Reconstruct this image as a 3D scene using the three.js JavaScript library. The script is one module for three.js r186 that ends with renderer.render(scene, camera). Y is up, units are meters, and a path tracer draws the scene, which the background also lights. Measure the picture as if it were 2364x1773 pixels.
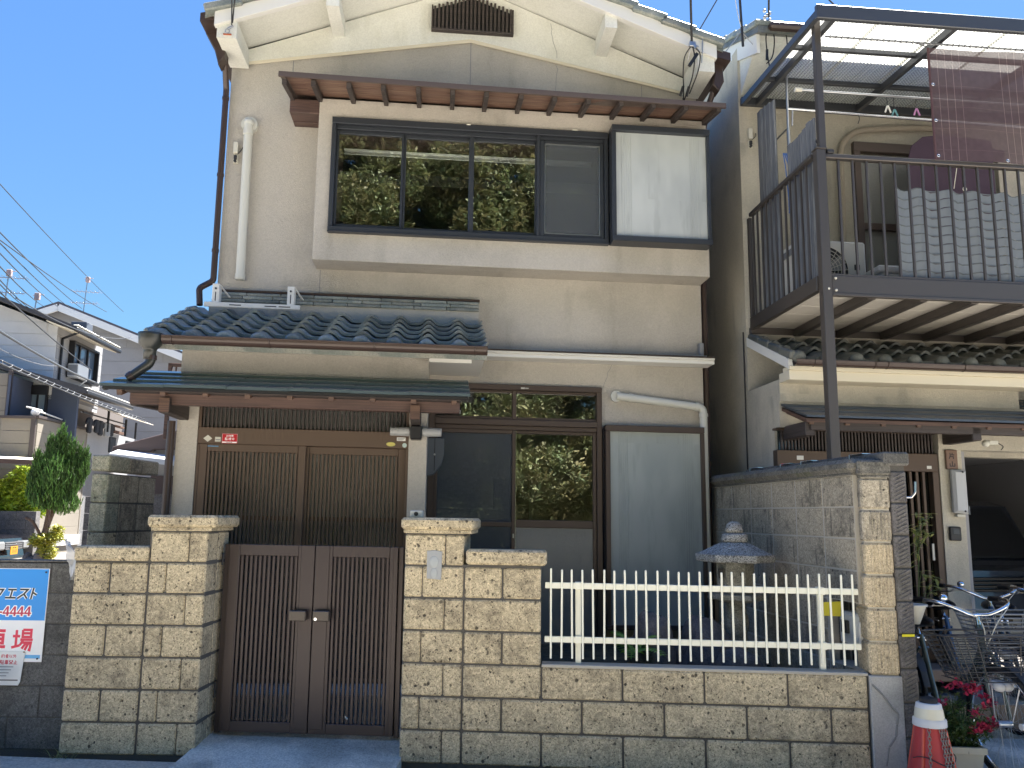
import * as THREE from 'three';
import { mergeGeometries, mergeVertices, toCreasedNormals } from 'three/addons/utils/BufferGeometryUtils.js';

// ---------- camera, sky, sun, exposure ----------
const scene = new THREE.Scene();
const camera = new THREE.PerspectiveCamera(49.13, 4 / 3, 0.1, 600);
camera.position.set(3.9061, 1.5172, 5.4484);
camera.rotation.order = 'YXZ';
camera.rotation.set(0.1562, 0.0594, 0.0106);
const SUN = new THREE.Vector3(0.26, 0.84, -0.385).normalize();
const SKY_GAIN = 0.19;
{ // clear sky: deep blue away from the sun, paler near it and towards the horizon
  const w = 512, h = 256, d = new Float32Array(w * h * 4);
  for (let j = 0; j < h; j++) for (let i = 0; i < w; i++) {
    const el = (j + 0.5) / h * Math.PI - Math.PI / 2, az = ((i + 0.5) / w - 0.5) * 2 * Math.PI;
    const v = [Math.cos(el) * Math.cos(az), Math.sin(el), Math.cos(el) * Math.sin(az)];
    const c = Math.max(-1, Math.min(1, v[0] * SUN.x + v[1] * SUN.y + v[2] * SUN.z));
    const g = Math.acos(c), up = Math.max(0, v[1]);
    const hz = Math.exp(-up * 3.2), near = Math.exp(-g * 1.5);
    let r = 0.045 + 0.40 * hz + 0.18 * near, gg = 0.215 + 0.68 * hz + 0.22 * near, b = 0.86 + 0.26 * hz + 0.12 * near;
    const dim = 0.66 + 0.34 * Math.exp(-g * g * 0.35);
    if (v[1] < 0) { const t = Math.min(1, -v[1] * 6); r = r * (1 - t) + 0.22 * t; gg = gg * (1 - t) + 0.21 * t; b = b * (1 - t) + 0.2 * t; }
    const o = (j * w + i) * 4;
    d[o] = r * dim * SKY_GAIN; d[o + 1] = gg * dim * SKY_GAIN; d[o + 2] = b * dim * SKY_GAIN; d[o + 3] = 1;
  }
  const t = new THREE.DataTexture(d, w, h, THREE.RGBAFormat, THREE.FloatType);
  t.mapping = THREE.EquirectangularReflectionMapping; t.magFilter = THREE.LinearFilter; t.minFilter = THREE.LinearFilter; t.needsUpdate = true;
  scene.background = t; scene.environment = t;
}
const sun = new THREE.DirectionalLight(new THREE.Color(1.0, 0.965, 0.91), 4.4);
sun.position.copy(SUN).multiplyScalar(60); sun.castShadow = true;
Object.assign(sun.shadow.camera, { left: -25, right: 25, top: 25, bottom: -25, near: 1, far: 140 });
sun.shadow.mapSize.set(4096, 4096); sun.shadow.bias = -0.0004;
scene.add(sun);
const renderer = new THREE.WebGLRenderer({ antialias: true });
renderer.setSize(1024, 768);
renderer.toneMapping = THREE.LinearToneMapping;
renderer.toneMappingExposure = 6.2;
renderer.shadowMap.enabled = true;

// ---------- helpers ----------
let seed = 7;
const rnd = () => { seed |= 0; seed = seed + 0x6D2B79F5 | 0; let t = Math.imul(seed ^ seed >>> 15, 1 | seed); t = t + Math.imul(t ^ t >>> 7, 61 | t) ^ t; return ((t ^ t >>> 14) >>> 0) / 4294967296; };
const rr = (a, b) => a + (b - a) * rnd();
const V = (x, y, z) => new THREE.Vector3(x, y, z);
// frames: W = street wall line, H = the house (turned), L = the left wall piece, B = like H for what lies behind
const TH = Math.atan(0.1486), TL = Math.atan(0.0383);
const FR = { W: { o: [0, 0, 0], t: 0, s: -0.0062 }, H: { o: [0, 0, -1.628], t: TH, s: -0.0083 }, L: { o: [0, 0, 0.0353], t: TL, s: 0.0024 }, B: { o: [0, 0, -1.628], t: TH, s: 0 } };
const settle = (f, x, y) => y + FR[f].s * (x - 3);
const toWorld = (f, x, y, z) => { const F = FR[f], c = Math.cos(F.t), s = Math.sin(F.t); return V(F.o[0] + x * c + z * s, settle(f, x, y), F.o[2] - x * s + z * c); };
const used = {};
const numbered = n => { used[n] = (used[n] || 0) + 1; return used[n] === 1 ? n : n + '_' + String(used[n] - 1).padStart(3, '0'); };
const info = new Map();
function thing(name, label, category, f, base, group) {
  const o = new THREE.Group(); o.name = numbered(name); o.position.copy(toWorld(f, ...base)); o.rotation.y = FR[f].t;
  o.userData = { label, category }; if (group) o.userData.group = group;
  info.set(o, { f, base }); scene.add(o); return o;
}
const G1 = new THREE.BufferGeometry();
function prep(g) { // non-indexed with position, normal, uv only
  let q = g.index ? g.toNonIndexed() : g;
  for (const k of Object.keys(q.attributes)) if (!['position', 'normal', 'uv'].includes(k)) q.deleteAttribute(k);
  if (!q.attributes.normal) q.computeVertexNormals();
  if (!q.attributes.uv) q.setAttribute('uv', new THREE.BufferAttribute(new Float32Array(q.attributes.position.count * 2), 2));
  return q;
}
function boxUV(g, ou = 0, ov = 0) {
  const p = g.attributes.position, u = g.attributes.uv;
  for (let i = 0; i < p.count; i += 3) {
    const ax = p.getX(i), ay = p.getY(i), az = p.getZ(i), e = [p.getX(i + 1) - ax, p.getY(i + 1) - ay, p.getZ(i + 1) - az], f = [p.getX(i + 2) - ax, p.getY(i + 2) - ay, p.getZ(i + 2) - az];
    const n = [Math.abs(e[1] * f[2] - e[2] * f[1]), Math.abs(e[2] * f[0] - e[0] * f[2]), Math.abs(e[0] * f[1] - e[1] * f[0])];
    const k = n[0] > n[1] && n[0] > n[2] ? 0 : n[1] > n[2] ? 1 : 2;
    for (let j = i; j < i + 3; j++) {
      const x = p.getX(j), y = p.getY(j), z = p.getZ(j);
      if (k === 0) u.setXY(j, z + ou, y + ov); else if (k === 1) u.setXY(j, x + ou, z + ov); else u.setXY(j, x + ou, y + ov);
    }
  }
  return g;
}
function part(name, geos, mat, parent, o = {}) {
  geos = (Array.isArray(geos) ? geos : [geos]).map(prep);
  const g = geos.length > 1 ? mergeGeometries(geos) : geos[0].clone();
  const I = info.get(parent);
  if (!o.keepUV) boxUV(g, o.ou || 0, o.ov || 0);
  const p = g.attributes.position;
  if (I && !o.local) { const [bx, by, bz] = I.base, f = I.f; for (let i = 0; i < p.count; i++) { const x = p.getX(i); p.setXYZ(i, x - bx, settle(f, x, p.getY(i)) - settle(f, bx, by), p.getZ(i) - bz); } }
  const m = new THREE.Mesh(g, mat); m.name = name; m.castShadow = m.receiveShadow = true;
  if (o.kind) m.userData.kind = o.kind; if (o.label) m.userData.label = o.label;
  parent.add(m); info.set(m, I); return m;
}
function piece(name, geo, mat, parent, x, y, z, rot) { // shared geometry put at a frame position
  const I = info.get(parent), [bx, by, bz] = I.base;
  const m = new THREE.Mesh(geo, mat); m.name = name; m.castShadow = m.receiveShadow = true;
  m.position.set(x - bx, settle(I.f, x, y) - settle(I.f, bx, by), z - bz); if (rot) m.rotation.set(...rot);
  parent.add(m); info.set(m, I); return m;
}
function solo(name, label, category, f, base, geos, mat, group) { const t = thing(name, label, category, f, base, group); return t; }
// chamfered box between two corners
function cb(x0, x1, y0, y1, z0, z1, c = 0.004) {
  const X = [x0, x1], Y = [y0, y1], Z = [z0, z1], out = []; c = Math.min(c, (x1 - x0) * .45, (y1 - y0) * .45, (z1 - z0) * .45);
  const P = (i, j, k, ax) => [X[i] + (ax === 0 ? 0 : i ? -c : c), Y[j] + (ax === 1 ? 0 : j ? -c : c), Z[k] + (ax === 2 ? 0 : k ? -c : c)];
  const ctr = [(x0 + x1) / 2, (y0 + y1) / 2, (z0 + z1) / 2];
  const tri = (a, b, d) => {
    const e = [b[0] - a[0], b[1] - a[1], b[2] - a[2]], f = [d[0] - a[0], d[1] - a[1], d[2] - a[2]];
    const n = [e[1] * f[2] - e[2] * f[1], e[2] * f[0] - e[0] * f[2], e[0] * f[1] - e[1] * f[0]];
    const s = n[0] * (a[0] - ctr[0]) + n[1] * (a[1] - ctr[1]) + n[2] * (a[2] - ctr[2]);
    if (s > 0) out.push(...a, ...b, ...d); else out.push(...a, ...d, ...b);
  };
  const quad = (a, b, d, e) => { tri(a, b, d); tri(a, d, e); };
  for (const i of [0, 1]) {
    quad(P(i, 0, 0, 0), P(i, 1, 0, 0), P(i, 1, 1, 0), P(i, 0, 1, 0));
    quad(P(0, i, 0, 1), P(1, i, 0, 1), P(1, i, 1, 1), P(0, i, 1, 1));
    quad(P(0, 0, i, 2), P(1, 0, i, 2), P(1, 1, i, 2), P(0, 1, i, 2));
  }
  if (c > 0) {
    for (const i of [0, 1]) for (const j of [0, 1]) {
      quad(P(i, j, 0, 0), P(i, j, 1, 0), P(i, j, 1, 1), P(i, j, 0, 1));
      quad(P(i, 0, j, 0), P(i, 1, j, 0), P(i, 1, j, 2), P(i, 0, j, 2));
      quad(P(0, i, j, 1), P(1, i, j, 1), P(1, i, j, 2), P(0, i, j, 2));
      for (const k of [0, 1]) tri(P(i, j, k, 0), P(i, j, k, 1), P(i, j, k, 2));
    }
  }
  const g = new THREE.BufferGeometry(); g.setAttribute('position', new THREE.Float32BufferAttribute(out, 3)); g.computeVertexNormals(); return g;
}
const bx = (x0, x1, y0, y1, z0, z1) => { const g = new THREE.BoxGeometry(x1 - x0, y1 - y0, z1 - z0); g.translate((x0 + x1) / 2, (y0 + y1) / 2, (z0 + z1) / 2); return g; };
function bar(a, b, w, h, c = 0.003) { // box bar from a to b
  const A = V(...a), B = V(...b), L = A.distanceTo(B), g = cb(-w / 2, w / 2, -h / 2, h / 2, 0, L, c);
  const m = new THREE.Matrix4().lookAt(B, A, Math.abs(B.clone().sub(A).normalize().y) > .95 ? V(0, 0, 1) : V(0, 1, 0)); m.setPosition(A); g.applyMatrix4(m); return g;
}
const tube = (pts, r, seg = 8, n) => new THREE.TubeGeometry(new THREE.CatmullRomCurve3(pts.map(p => V(...p)), false, 'catmullrom', .5), n || Math.max(2, pts.length * 5), r, seg, false);
function rod(a, b, r, seg = 10, r2) {
  const A = V(...a), B = V(...b), L = A.distanceTo(B), g = new THREE.CylinderGeometry(r2 === undefined ? r : r2, r, L, seg, 1);
  g.translate(0, L / 2, 0); g.applyQuaternion(new THREE.Quaternion().setFromUnitVectors(V(0, 1, 0), B.sub(A).normalize())); g.translate(...a); return g;
}
function pipe(pts, r, seg = 12, bend = 1) { // straight runs with round elbows
  const P = pts.map(p => V(...p)), path = new THREE.CurvePath();
  let last = P[0];
  for (let i = 1; i < P.length - 1; i++) {
    const d1 = P[i].clone().sub(P[i - 1]).normalize(), d2 = P[i + 1].clone().sub(P[i]).normalize(), k = r * 1.5 * bend;
    const a = P[i].clone().addScaledVector(d1, -k), b = P[i].clone().addScaledVector(d2, k);
    path.add(new THREE.LineCurve3(last, a)); path.add(new THREE.QuadraticBezierCurve3(a, P[i], b)); last = b;
  }
  path.add(new THREE.LineCurve3(last, P[P.length - 1]));
  const gs = path.curves.map(c => new THREE.TubeGeometry(c, c.isLineCurve3 ? 1 : 6, r, seg, false));
  return mergeGeometries(gs.map(prep));
}
const lathe = (pts, seg = 24) => new THREE.LatheGeometry(pts.map(p => new THREE.Vector2(p[0], p[1])), seg);
const at = (g, x, y, z, ry = 0) => { if (ry) g.rotateY(ry); g.translate(x, y, z); return g; };
function prism(pts, z0, z1, holes = [], bevel = 0) { // outline in x,y pushed from z0 to z1
  const s = new THREE.Shape(pts.map(p => new THREE.Vector2(...p)));
  for (const h of holes) s.holes.push(new THREE.Path(h.map(p => new THREE.Vector2(...p))));
  const g = new THREE.ExtrudeGeometry(s, { depth: z1 - z0 - 2 * bevel, bevelEnabled: bevel > 0, bevelThickness: bevel, bevelSize: bevel, bevelOffset: -bevel, bevelSegments: 1, steps: 1 });
  g.translate(0, 0, z0 + bevel); return g;
}
const rect = (x0, x1, y0, y1) => [[x0, y0], [x1, y0], [x1, y1], [x0, y1]];
function poly(pts3) { // flat or bent fan of points
  const out = []; for (let i = 1; i < pts3.length - 1; i++) out.push(...pts3[0], ...pts3[i], ...pts3[i + 1]);
  const g = new THREE.BufferGeometry(); g.setAttribute('position', new THREE.Float32BufferAttribute(out, 3)); g.computeVertexNormals(); return g;
}
function slab(pts, thick) { // pts: 4 corners of the upper face, solid downwards
  const a = pts, b = pts.map(p => [p[0], p[1] - thick, p[2]]);
  const gs = [poly(a), poly([b[3], b[2], b[1], b[0]])];
  for (let i = 0; i < 4; i++) { const j = (i + 1) % 4; gs.push(poly([a[i], b[i], b[j], a[j]])); }
  return mergeGeometries(gs.map(prep));
}

// ---------- procedural textures ----------
function lattice(n, s) { const a = new Float32Array(n * n); let t = s * 2654435761 >>> 0; for (let i = 0; i < n * n; i++) { t = Math.imul(t ^ t >>> 15, 2246822519) + 374761393 | 0; a[i] = ((t ^ t >>> 13) >>> 0) / 4294967296; } return a; }
const lats = {};
function vn(u, v, n, s) { // value noise, periodic over the unit square
  const key = n + '_' + s, L = lats[key] || (lats[key] = lattice(n, s)); let x = u * n, y = v * n; const xi = Math.floor(x), yi = Math.floor(y); x -= xi; y -= yi; x = x * x * (3 - 2 * x); y = y * y * (3 - 2 * y);
  const m = (a, b) => L[((b % n + n) % n) * n + (a % n + n) % n];
  return (m(xi, yi) * (1 - x) + m(xi + 1, yi) * x) * (1 - y) + (m(xi, yi + 1) * (1 - x) + m(xi + 1, yi + 1) * x) * y;
}
const fbm = (u, v, n, o, s) => { let a = 0, w = .5, t = 0; for (let i = 0; i < o; i++) { a += w * vn(u, v, n << i, s + i); t += w; w *= .55; } return a / t; };
const enc = c => { c = Math.max(0, Math.min(1, c)); return 255 * (c <= .0031308 ? 12.92 * c : 1.055 * Math.pow(c, 1 / 2.4) - .055); };
function tex(size, metres, fn, srgb) {
  const d = new Uint8Array(size * size * 4);
  for (let j = 0; j < size; j++) for (let i = 0; i < size; i++) { const c = fn((i + .5) / size, (j + .5) / size), o = (j * size + i) * 4; if (srgb) { d[o] = enc(c[0]); d[o + 1] = enc(c[1]); d[o + 2] = enc(c[2]); } else d[o] = d[o + 1] = d[o + 2] = 255 * Math.max(0, Math.min(1, c)); d[o + 3] = 255; }
  const t = new THREE.DataTexture(d, size, size, THREE.RGBAFormat); t.wrapS = t.wrapT = THREE.RepeatWrapping; t.magFilter = THREE.LinearFilter; t.minFilter = THREE.LinearMipmapLinearFilter; t.generateMipmaps = true;
  if (srgb) t.colorSpace = THREE.SRGBColorSpace; t.repeat.set(1 / metres[0], 1 / metres[1]); t.needsUpdate = true; return t;
}
const rep = (t, a, b) => { const q = t.clone(); q.repeat.set(1 / a, 1 / (b || a)); q.needsUpdate = true; return q; };
const mix = (a, b, t) => [a[0] + (b[0] - a[0]) * t, a[1] + (b[1] - a[1]) * t, a[2] + (b[2] - a[2]) * t];
const mul = (a, k) => [a[0] * k, a[1] * k, a[2] * k];
const sst = (a, b, x) => { x = Math.max(0, Math.min(1, (x - a) / (b - a))); return x * x * (3 - 2 * x); };
const grain = tex(256, [.25, .25], (u, v) => .55 * vn(u, v, 64, 3) + .45 * vn(u, v, 128, 4));
const soft = tex(256, [.6, .6], (u, v) => fbm(u, v, 6, 5, 9));
function M(c, rough = .7, o = {}) { const m = new THREE.MeshPhysicalMaterial({ color: new THREE.Color().setRGB(...c), roughness: rough, metalness: 0, ...o }); return m; }
// stucco with faint stains and drips
const stuccoTex = (base, dirt, s, k = 1) => tex(1024, [2.6, 2.6], (u, v) => {
  const big = fbm(u, v, 4, 5, s), st = fbm(u * 1, v * .25, 24, 3, s + 7), f = vn(u, v, 256, s + 3) * .6 + vn(u, v, 512, s + 4) * .4;
  let t = .55 * sst(.42, .78, big) + .35 * sst(.55, .85, st) * sst(.35, .6, vn(u, v, 5, s + 11));
  return mul(mix(base, dirt, t * k), .9 + .2 * f);
}, true);
const stuccoBump = tex(512, [.42, .42], (u, v) => .5 * vn(u, v, 90, 21) + .3 * vn(u, v, 180, 22) + .2 * fbm(u, v, 12, 3, 23));
const T = {};
const MAT = {};
MAT.stucco = M([1, 1, 1], .92, { map: stuccoTex([.51, .475, .42], [.355, .33, .285], 31), bumpMap: stuccoBump, bumpScale: .004 });
MAT.stuccoLow = M([1, 1, 1], .92, { map: stuccoTex([.42, .335, .25], [.27, .215, .16], 41), bumpMap: stuccoBump, bumpScale: .004 });
MAT.stuccoN = M([1, 1, 1], .92, { map: stuccoTex([.54, .50, .41], [.34, .32, .27], 51, 1.2), bumpMap: stuccoBump, bumpScale: .004 });
MAT.whitePlaster = M([1, 1, 1], .85, { map: stuccoTex([.76, .76, .70], [.55, .54, .43], 61, .55), bumpMap: stuccoBump, bumpScale: .0015 });
MAT.white = M([.75, .74, .70], .55, { bumpMap: soft, bumpScale: .001 });
MAT.cream = M([.70, .64, .50], .6, { bumpMap: soft, bumpScale: .001 });
// split block stone: buff with dark pits, moss and soot
function blockTex(base, dirt, pit, s, moss = .2, streak = 0, pits = 1) {
  const holes = []; let q = s * 977 + 5; const r = () => { q = Math.imul(q ^ q >>> 15, 2246822519) + 374761393 | 0; return ((q ^ q >>> 13) >>> 0) / 4294967296; };
  const N = 1024, mask = new Float32Array(N * N);
  for (let i = 0; i < 1100 * pits; i++) { const big = r() < .06, x = r() * N, y = r() * N, rx = big ? 4 + 6 * r() : 1 + 2.4 * r(), ry = rx * (.5 + .5 * r()), an = r() * 3.14, k = .55 + .45 * r(), R = Math.ceil(rx) + 1, ca = Math.cos(an), sa = Math.sin(an);
    for (let b = -R; b <= R; b++) for (let a = -R; a <= R; a++) { const X = (a * ca + b * sa) / rx, Y = (b * ca - a * sa) / ry, dd = Math.sqrt(X * X + Y * Y); if (dd < 1.15) { const o = ((Math.floor(y + b) + N) % N) * N + (Math.floor(x + a) + N) % N; mask[o] = Math.max(mask[o], k * (1 - sst(.75, 1.15, dd))); } } }
  const at2 = (u, v) => mask[Math.floor(v * N) * N + Math.floor(u * N)];
  const col = tex(N, [1.15, 1.15], (u, v) => {
    const big = fbm(u, v, 5, 5, s), med = fbm(u, v, 40, 3, s + 9), f = vn(u, v, 256, s + 2) * .5 + vn(u, v, 512, s + 3) * .5;
    let t = sst(.4, .8, big * .65 + med * .35); if (streak) t = Math.max(t, streak * sst(.5, .8, fbm(u, v * .08, 40, 3, s + 5)) * sst(.3, .65, vn(u, v, 4, s + 6)));
    let c = mix(base, dirt, t * .85); c = mul(c, (.66 + .5 * f) * (.78 + .44 * vn(u, v, 120, s + 15))); if (f < .34) c = mul(c, .7); if (f > .7) c = mul(c, 1.12);
    c = mix(c, [.12, .13, .06], moss * sst(.58, .8, fbm(u, v, 7, 4, s + 12)));
    return mix(c, pit, at2(u, v) * .95);
  }, true);
  const bump = tex(N, [1.15, 1.15], (u, v) => Math.max(0, .45 + .3 * fbm(u, v, 60, 3, s + 20) + .25 * fbm(u, v, 12, 3, s + 21) - .55 * at2(u, v)));
  return M([1, 1, 1], .95, { map: col, bumpMap: bump, bumpScale: .010 });
}
MAT.block = blockTex([.62, .52, .345], [.25, .21, .145], [.03, .025, .02], 71, .08, .3, 2.6);
MAT.blockGrey = blockTex([.46, .405, .31], [.13, .12, .10], [.03, .028, .025], 81, .12, .95, .7);
MAT.blockDark = blockTex([.16, .155, .145], [.07, .07, .066], [.02, .02, .02], 91, .1, .6, .3);
MAT.blockRib = blockTex([.16, .15, .145], [.07, .066, .064], [.02, .02, .02], 95, .1, .5, .4);
MAT.mortar = M([.10, .095, .088], .95, { bumpMap: grain, bumpScale: .003 });
MAT.mortarPale = M([.46, .43, .37], .95, { bumpMap: grain, bumpScale: .003 });
MAT.concrete = M([1, 1, 1], .93, { map: tex(1024, [2.2, 2.2], (u, v) => { const b = fbm(u, v, 5, 6, 101), f = vn(u, v, 300, 103); return mul(mix([.70, .65, .56], [.40, .38, .33], sst(.4, .7, b)), .75 + .5 * f); }, true), bumpMap: tex(512, [.5, .5], (u, v) => .6 * vn(u, v, 120, 104) + .4 * vn(u, v, 40, 105)), bumpScale: .006 });
MAT.concretePale = M([1, 1, 1], .9, { map: tex(512, [1.1, 1.1], (u, v) => { const b = fbm(u, v, 4, 6, 111), f = vn(u, v, 256, 113); return mul(mix([.44, .43, .41], [.27, .265, .25], sst(.38, .7, b)), .85 + .3 * f); }, true), bumpMap: soft, bumpScale: .003 });
MAT.street = M([1, 1, 1], .92, { map: tex(1024, [3.1, 3.1], (u, v) => { const b = fbm(u, v, 5, 5, 121), f = vn(u, v, 256, 122) * .5 + vn(u, v, 512, 123) * .5; return mul(mix([.52, .475, .40], [.43, .39, .33], b), .6 + .8 * f); }, true), bumpMap: grain, bumpScale: .004 });
MAT.lot = M([1, 1, 1], .92, { map: tex(512, [2.7, 2.7], (u, v) => mul(mix([.22, .195, .165], [.17, .15, .13], fbm(u, v, 5, 5, 131)), .8 + .4 * vn(u, v, 256, 132)), true), bumpMap: grain, bumpScale: .003 });
MAT.soil = M([1, 1, 1], 1, { map: tex(512, [.9, .9], (u, v) => mul(mix([.045, .04, .03], [.09, .085, .05], fbm(u, v, 9, 5, 141)), .6 + .8 * vn(u, v, 128, 142)), true), bumpMap: soft, bumpScale: .03 });
MAT.granite = M([1, 1, 1], .85, { map: tex(512, [.33, .33], (u, v) => { const f = vn(u, v, 110, 151), g = vn(u, v, 170, 152), b = fbm(u, v, 4, 3, 153); const q = vn(u, v, 40, 154); let c = mul([.44, .425, .385], .75 + .45 * b); if (f < .36 || q < .22) c = mul(c, .3); else if (g > .7 || q > .8) c = mul(c, 1.7); return c; }, true), bumpMap: rep(grain, .2), bumpScale: .003 });
MAT.rock = M([1, 1, 1], .9, { map: tex(512, [.6, .6], (u, v) => mul(mix([.20, .165, .145], [.06, .06, .065], fbm(u, v, 6, 5, 161)), .7 + .6 * vn(u, v, 128, 162)), true), bumpMap: soft, bumpScale: .02 });
// woods
const woodTex = (a, b, s, along) => tex(512, along ? [.25, 1.6] : [1.6, .25], (u, v) => { if (!along) { const q = u; u = v; v = q; } const g = fbm(u, v * .06, 64, 3, s), w = fbm(u, v, 6, 4, s + 4); return mul(mix(a, b, sst(.35, .7, g * .7 + w * .4)), .85 + .3 * vn(u, v * .1, 256, s + 8)); }, true);
MAT.woodBrown = M([1, 1, 1], .62, { map: woodTex([.135, .075, .05], [.07, .038, .028], 171), bumpMap: soft, bumpScale: .001 });
MAT.woodRed = M([1, 1, 1], .6, { map: woodTex([.125, .074, .060], [.07, .043, .038], 181), bumpMap: soft, bumpScale: .001 });
MAT.woodSoffit = M([1, 1, 1], .6, { map: woodTex([.27, .175, .12], [.16, .085, .065], 191), bumpMap: soft, bumpScale: .001 });
MAT.woodDark = M([1, 1, 1], .6, { map: woodTex([.07, .055, .050], [.04, .032, .030], 201), bumpMap: soft, bumpScale: .001 });
MAT.woodGrey = M([1, 1, 1], .85, { map: woodTex([.22, .23, .24], [.10, .11, .125], 211, true), bumpMap: soft, bumpScale: .003 });
// metals and paints
MAT.alu = M([.095, .070, .058], .42, { metalness: .35, bumpMap: rep(soft, .3), bumpScale: .0003 });
MAT.aluDoor = M([.120, .082, .060], .45, { metalness: .25, bumpMap: rep(soft, .3), bumpScale: .0003 });
MAT.aluDark = M([.030, .028, .032], .4, { metalness: .4 });
MAT.gate = M([.058, .044, .042], .38, { metalness: .3, bumpMap: rep(soft, .3), bumpScale: .0004 });
MAT.bronze = M([.095, .084, .078], .4, { metalness: .45 });
MAT.gutter = M([.060, .040, .034], .33, { metalness: .1 });
MAT.black = M([.014, .014, .016], .45);
MAT.dark = M([.03, .03, .034], .55);
MAT.chrome = M([.72, .73, .75], .14, { metalness: 1 });
MAT.steel = M([.45, .46, .48], .32, { metalness: .9 });
MAT.steelSheet = M([.125, .165, .185], .24, { metalness: .5, bumpMap: rep(soft, .9), bumpScale: .004 });
MAT.fence = M([.86, .85, .72], .38, { bumpMap: rep(soft, .4), bumpScale: .0006 });
MAT.pvc = M([.62, .62, .56], .45, { bumpMap: rep(soft, .4), bumpScale: .0008 });
MAT.ivory = M([.62, .60, .52], .45);
MAT.grey = M([.24, .245, .25], .5);
MAT.rubber = M([.02, .02, .022], .8);
const shutterTex = s => tex(512, [.9, 2.2], (u, v) => { const a = fbm(u, v, 3, 4, s), b = fbm(u, v * .4, 14, 4, s + 6); return mul(mix([.54, .57, .56], [.44, .47, .47], sst(.3, .75, a)), 1 - .12 * sst(.55, .8, b)); }, true);
MAT.shutter = M([1, 1, 1], .55, { map: shutterTex(221) });
MAT.shutterLow = M([.82, .84, .80], .5, { map: shutterTex(231) });
MAT.glass = M([.93, .96, .96], .0, { transmission: 1, thickness: 0, ior: 2.1 });
MAT.glassTint = M([.45, .52, .56], .01, { transmission: 1, thickness: 0, ior: 2.0 });
MAT.screen = M([.11, .125, .14], .9, { transparent: true, opacity: .42 });
const ribBump = tex(512, [.3, .3], (u, v) => .6 * fbm(u, v, 22, 3, 241) + .4 * vn(u * 1, v * .3, 60, 242));
MAT.glassRib = M([.42, .44, .42], .14, { transmission: .5, thickness: 0, ior: 1.6, bumpMap: ribBump, bumpScale: .006 });
MAT.glassFrost = M([.42, .42, .39], .25, { transmission: .5, thickness: 0, ior: 1.6, bumpMap: ribBump, bumpScale: .004 });
const glaze = (k, s) => M([1, 1, 1], .42, { map: tex(256, [.5, .5], (u, v) => mul(mix([.19 * k, .215 * k, .20 * k], [.30 * k, .305 * k, .27 * k], sst(.35, .75, fbm(u, v, 5, 4, s))), .8 + .4 * vn(u, v, 90, s + 3)), true), roughnessMap: null });
MAT.tile = [glaze(1, 251), glaze(.82, 261), glaze(1.2, 271)];
MAT.tileN = [glaze(.5, 281), glaze(.42, 291)]; MAT.tileN.forEach(m => m.roughness = .5);
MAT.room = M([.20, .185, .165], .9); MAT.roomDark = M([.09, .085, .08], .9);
MAT.red = M([.55, .06, .05], .5); MAT.yellow = M([.75, .66, .05], .5);
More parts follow.
